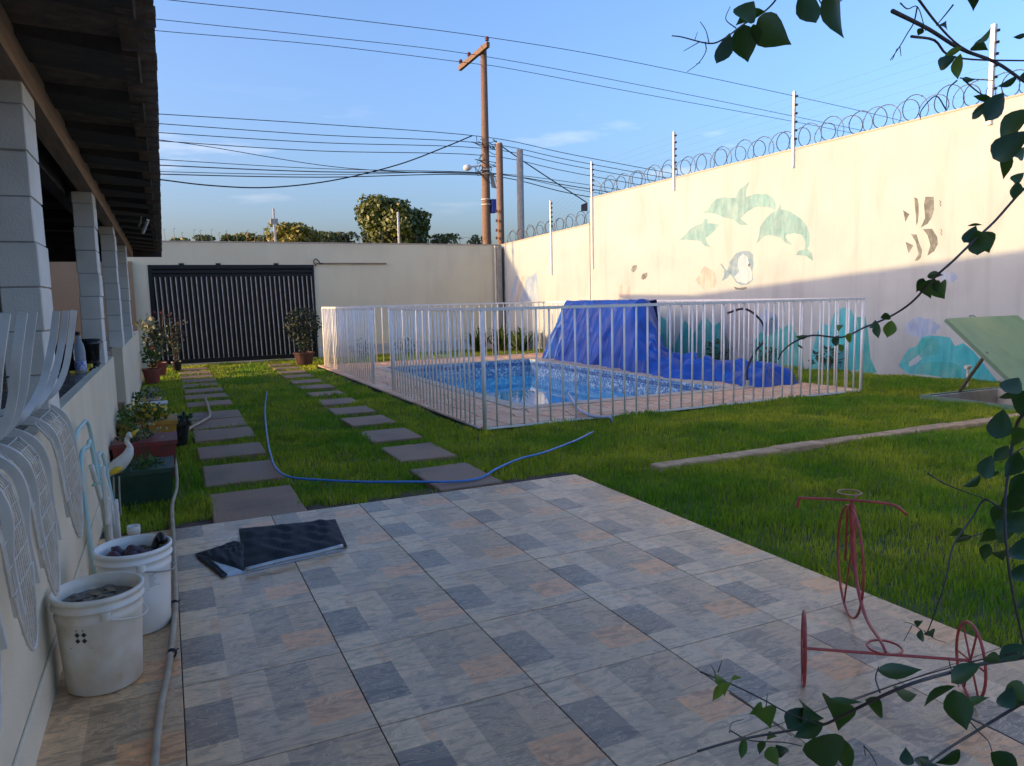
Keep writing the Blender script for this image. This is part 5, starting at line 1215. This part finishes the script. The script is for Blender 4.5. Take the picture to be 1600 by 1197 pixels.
vine('leafy vine branch hanging into the top edge of the photo, left of the bare twigs', 1.0,
     [[(1225, -25), (1212, 0), (1192, 20), (1162, 38), (1132, 60), (1108, 68), (1066, 58), (1050, 56), .0014], [(1102, 66), (1103, 80), (1092, 98), (1074, 112), .0008], [(1108, 68), (1103, 48), (1094, 34), .0008], [(1092, 66), (1068, 80), .0007], [(1150, 44), (1134, 30), (1141, 10), .0008], [(1085, 64), (1090, 50), .0006], [(1094, 98), (1088, 100), .0006], [(1320, -30), (1325, -10), (1290, 20), .0012], [(1262, -25), (1280, 0), (1290, 20), .0012]],
     [(1178, 2, 1158, 26, .8), (1195, 18, 1150, 42, .5), (1160, 38, 1169, 98, .75), (1140, 52, 1119, 98, .42), (1185, 28, 1239, 70, .66), (1177, 38, 1184, 73, .45), (1256, -22, 1276, 33, .55), (1308, -35, 1323, 59, .56), (1506, -14, 1519, 20, .6)])
vine('bare woody vine branch with few leaves at the top right corner', 1.15,
     [[(1394, 17), (1450, 45), (1500, 76), (1555, 97), (1600, 127), (1640, 150), .0034], [(1430, -8), (1465, 38), (1500, 72), (1550, 96), .0022], [(1424, 57), (1460, 63), (1480, 85), (1520, 93), (1610, 95), .0022], [(1433, 12), (1428, 35), (1418, 52), (1405, 74), (1391, 94), .0012], [(1489, 8), (1478, 22), (1463, 40), .0014], [(1407, 5), (1418, 14), (1434, 11), (1446, 48), .0012], [(1406, 72), (1408, 88), .0008], [(1402, 76), (1394, 94), .0008], [(1495, 126), (1482, 140), (1478, 172), .0012], [(1505, 124), (1530, 145), (1560, 160), .0014], [(1500, 122), (1552, 126), .0010], [(1478, 171), (1462, 150), (1440, 172), (1438, 186), .0012]],
     [(1504, 74, 1474, 90, .4), (1494, 88, 1470, 104, .4), (1501, 84, 1498, 124, .5), (1520, 72, 1546, 80, .5), (1523, 66, 1549, 40, .25), (1506, 122, 1525, 124, .4), (1477, 40, 1480, 30, .4), (1441, 44, 1434, 56, .9), (1604, 54, 1582, 58, .4), (1568, 145, 1540, 190, .45), (1590, 118, 1557, 134, .45), (1612, 172, 1566, 222, .55), (1608, 205, 1555, 246, .5), (1570, 232, 1567, 281, .42), (1600, 230, 1592, 245, .5), (1538, 160, 1518, 178, .3), (1552, 158, 1520, 150, .4), (1545, 165, 1520, 186, .3), (1612, 110, 1588, 125, .5)], young=(0, 2, 4))
vine('long thin vine tendril arching down across the mural wall', 1.25,
     [[(1640, 265), (1600, 295), (1555, 345), (1528, 370), (1490, 407), (1462, 432), (1425, 472), (1390, 495), (1350, 512), (1316, 527), (1270, 524), (1240, 535), (1222, 550), (1216, 562), .0022]],
     [(1590, 284, 1583, 312, .6), (1600, 270, 1584, 282, .5), (1525, 353, 1506, 378, .5), (1527, 360, 1526, 398, .8), (1531, 364, 1546, 396, .8), (1512, 353, 1536, 352, .35), (1443, 435, 1431, 458, .5), (1450, 438, 1455, 468, .75), (1464, 438, 1467, 459, .6), (1472, 440, 1477, 468, .8), (1449, 431, 1475, 430, .35), (1372, 505, 1373, 529, .7), (1393, 501, 1386, 528, .7), (1376, 497, 1392, 495, .5), (1368, 500, 1358, 512, .5), (1310, 520, 1320, 508, .4), (1310, 524, 1306, 541, .6), (1320, 525, 1330, 533, 1.), (1310, 538, 1317, 550, .5), (1243, 526, 1262, 524, .3), (1246, 538, 1256, 545, .3)], young=(15, 17, 18, 19, 12))
vine('dense leafy vine clump at the right edge over the lawn', .95,
     [[(1610, 640), (1590, 660), (1578, 720), (1570, 800), (1578, 900), (1600, 1010), .0026], [(1565, 795), (1538, 781), (1520, 808), (1490, 851), (1478, 905), (1456, 970), (1448, 990), .0014], [(1450, 740), (1475, 755), (1501, 766), (1545, 781), .0012], [(1497, 842), (1530, 835), (1565, 822), .001], [(1448, 742), (1456, 732), .0006], [(1575, 700), (1560, 712), (1540, 745), .001],
      [(1440, 985), (1425, 975), (1412, 972), .0007], [(1444, 986), (1460, 998), (1478, 1004), .0007], [(1425, 978), (1412, 1002), .0006], [(1598, 700), (1575, 715), .001]],
     [(1580, 612, 1606, 650, .8), (1568, 640, 1556, 684, .6), (1592, 620, 1560, 622, .5), (1576, 697, 1552, 722, .6), (1550, 712, 1541, 748, .5), (1532, 742, 1503, 760, .55), (1562, 737, 1540, 742, .4), (1590, 705, 1568, 745, .7), (1600, 740, 1575, 775, .7), (1598, 780, 1560, 800, .7), (1570, 790, 1555, 828, .6), (1604, 800, 1572, 830, .8), (1590, 825, 1560, 838, .6), (1600, 840, 1580, 870, .6), (1545, 850, 1536, 876, .7), (1560, 862, 1568, 878, .8), (1518, 838, 1490, 850, .45), (1505, 828, 1480, 838, .35), (1560, 830, 1530, 848, .6), (1600, 670, 1582, 700, .6), (1440, 984, 1443, 1003, .6), (1452, 986, 1458, 996, .5), (1434, 980, 1440, 972, .4), (1605, 880, 1585, 905, .6), (1602, 930, 1582, 950, .5), (1592, 590, 1570, 612, .6), (1612, 765, 1590, 800, .8)])
vine('thick vine branch with dark leaves across the bottom right corner', .80,
     [[(1650, 1012), (1600, 1027), (1531, 1038), (1487, 1050), (1428, 1067), (1375, 1089), (1319, 1117), (1284, 1133), (1225, 1143), (1150, 1157), (1090, 1174), .0024], [(1590, 1020), (1531, 1031), (1428, 1060), (1318, 1100), .0010], [(1095, 1050), (1147, 1071), (1194, 1094), (1231, 1114), (1280, 1132), .0012], [(1140, 1083), (1187, 1114), (1237, 1150), .0009],
      [(1600, 1098), (1587, 1105), (1531, 1139), (1481, 1170), (1440, 1200), .0020], [(1512, 1121), (1560, 1143), (1605, 1166), .0012], [(1512, 1123), (1528, 1142), (1544, 1158), (1550, 1174), .0009], [(1142, 1142), (1172, 1157), (1225, 1160), (1253, 1166), .0009], [(1375, 1082), (1368, 1060), (1373, 1042), .0010], [(1498, 1072), (1486, 1045), (1482, 1028), .0008], [(1140, 1145), (1143, 1130), (1162, 1124), .0006], [(1118, 1052), (1110, 1038), .0006], [(1122, 1050), (1128, 1032), .0006], [(1350, 1166), (1362, 1180), (1370, 1196), .0009], [(1352, 1180), (1350, 1168), .0006], [(1197, 1104), (1199, 1084), .0006]],
     [(1190, 1098, 1169, 1116, .5), (1192, 1106, 1205, 1141, .62), (1132, 1067, 1113, 1096, .42), (1140, 1067, 1133, 1091, .42), (1143, 1062, 1161, 1060, .35), (1133, 1062, 1122, 1054, .35), (1164, 1150, 1158, 1185, .38), (1200, 1168, 1217, 1198, .42), (1198, 1158, 1216, 1152, .4), (1195, 1158, 1187, 1180, .6), (1256, 1106, 1230, 1139, .75), (1256, 1104, 1292, 1122, .55), (1297, 1090, 1308, 1146, .62), (1298, 1092, 1350, 1097, .22), (1286, 1130, 1240, 1152, .5), (1290, 1148, 1300, 1212, .85), (1305, 1148, 1326, 1212, .6), (1352, 1094, 1378, 1122, .75), (1372, 1048, 1443, 1046, .30), (1398, 1078, 1434, 1085, .35), (1490, 1078, 1511, 1142, .80), (1492, 1072, 1445, 1107, .33), (1508, 1102, 1548, 1090, .28), (1532, 1038, 1489, 1067, .35), (1582, 1073, 1562, 1101, .5), (1574, 1070, 1618, 1104, .8), (1548, 1176, 1592, 1212, .9), (1500, 1172, 1457, 1192, .35), (1418, 1196, 1415, 1166, .6), (1450, 1182, 1436, 1196, .6), (1212, 1164, 1226, 1176, .6), (1563, 1035, 1540, 1028, .4), (1600, 1008, 1560, 1030, .5), (1438, 1190, 1480, 1200, .5)], young=(0, 1, 2, 3, 4, 5, 6, 7, 8))
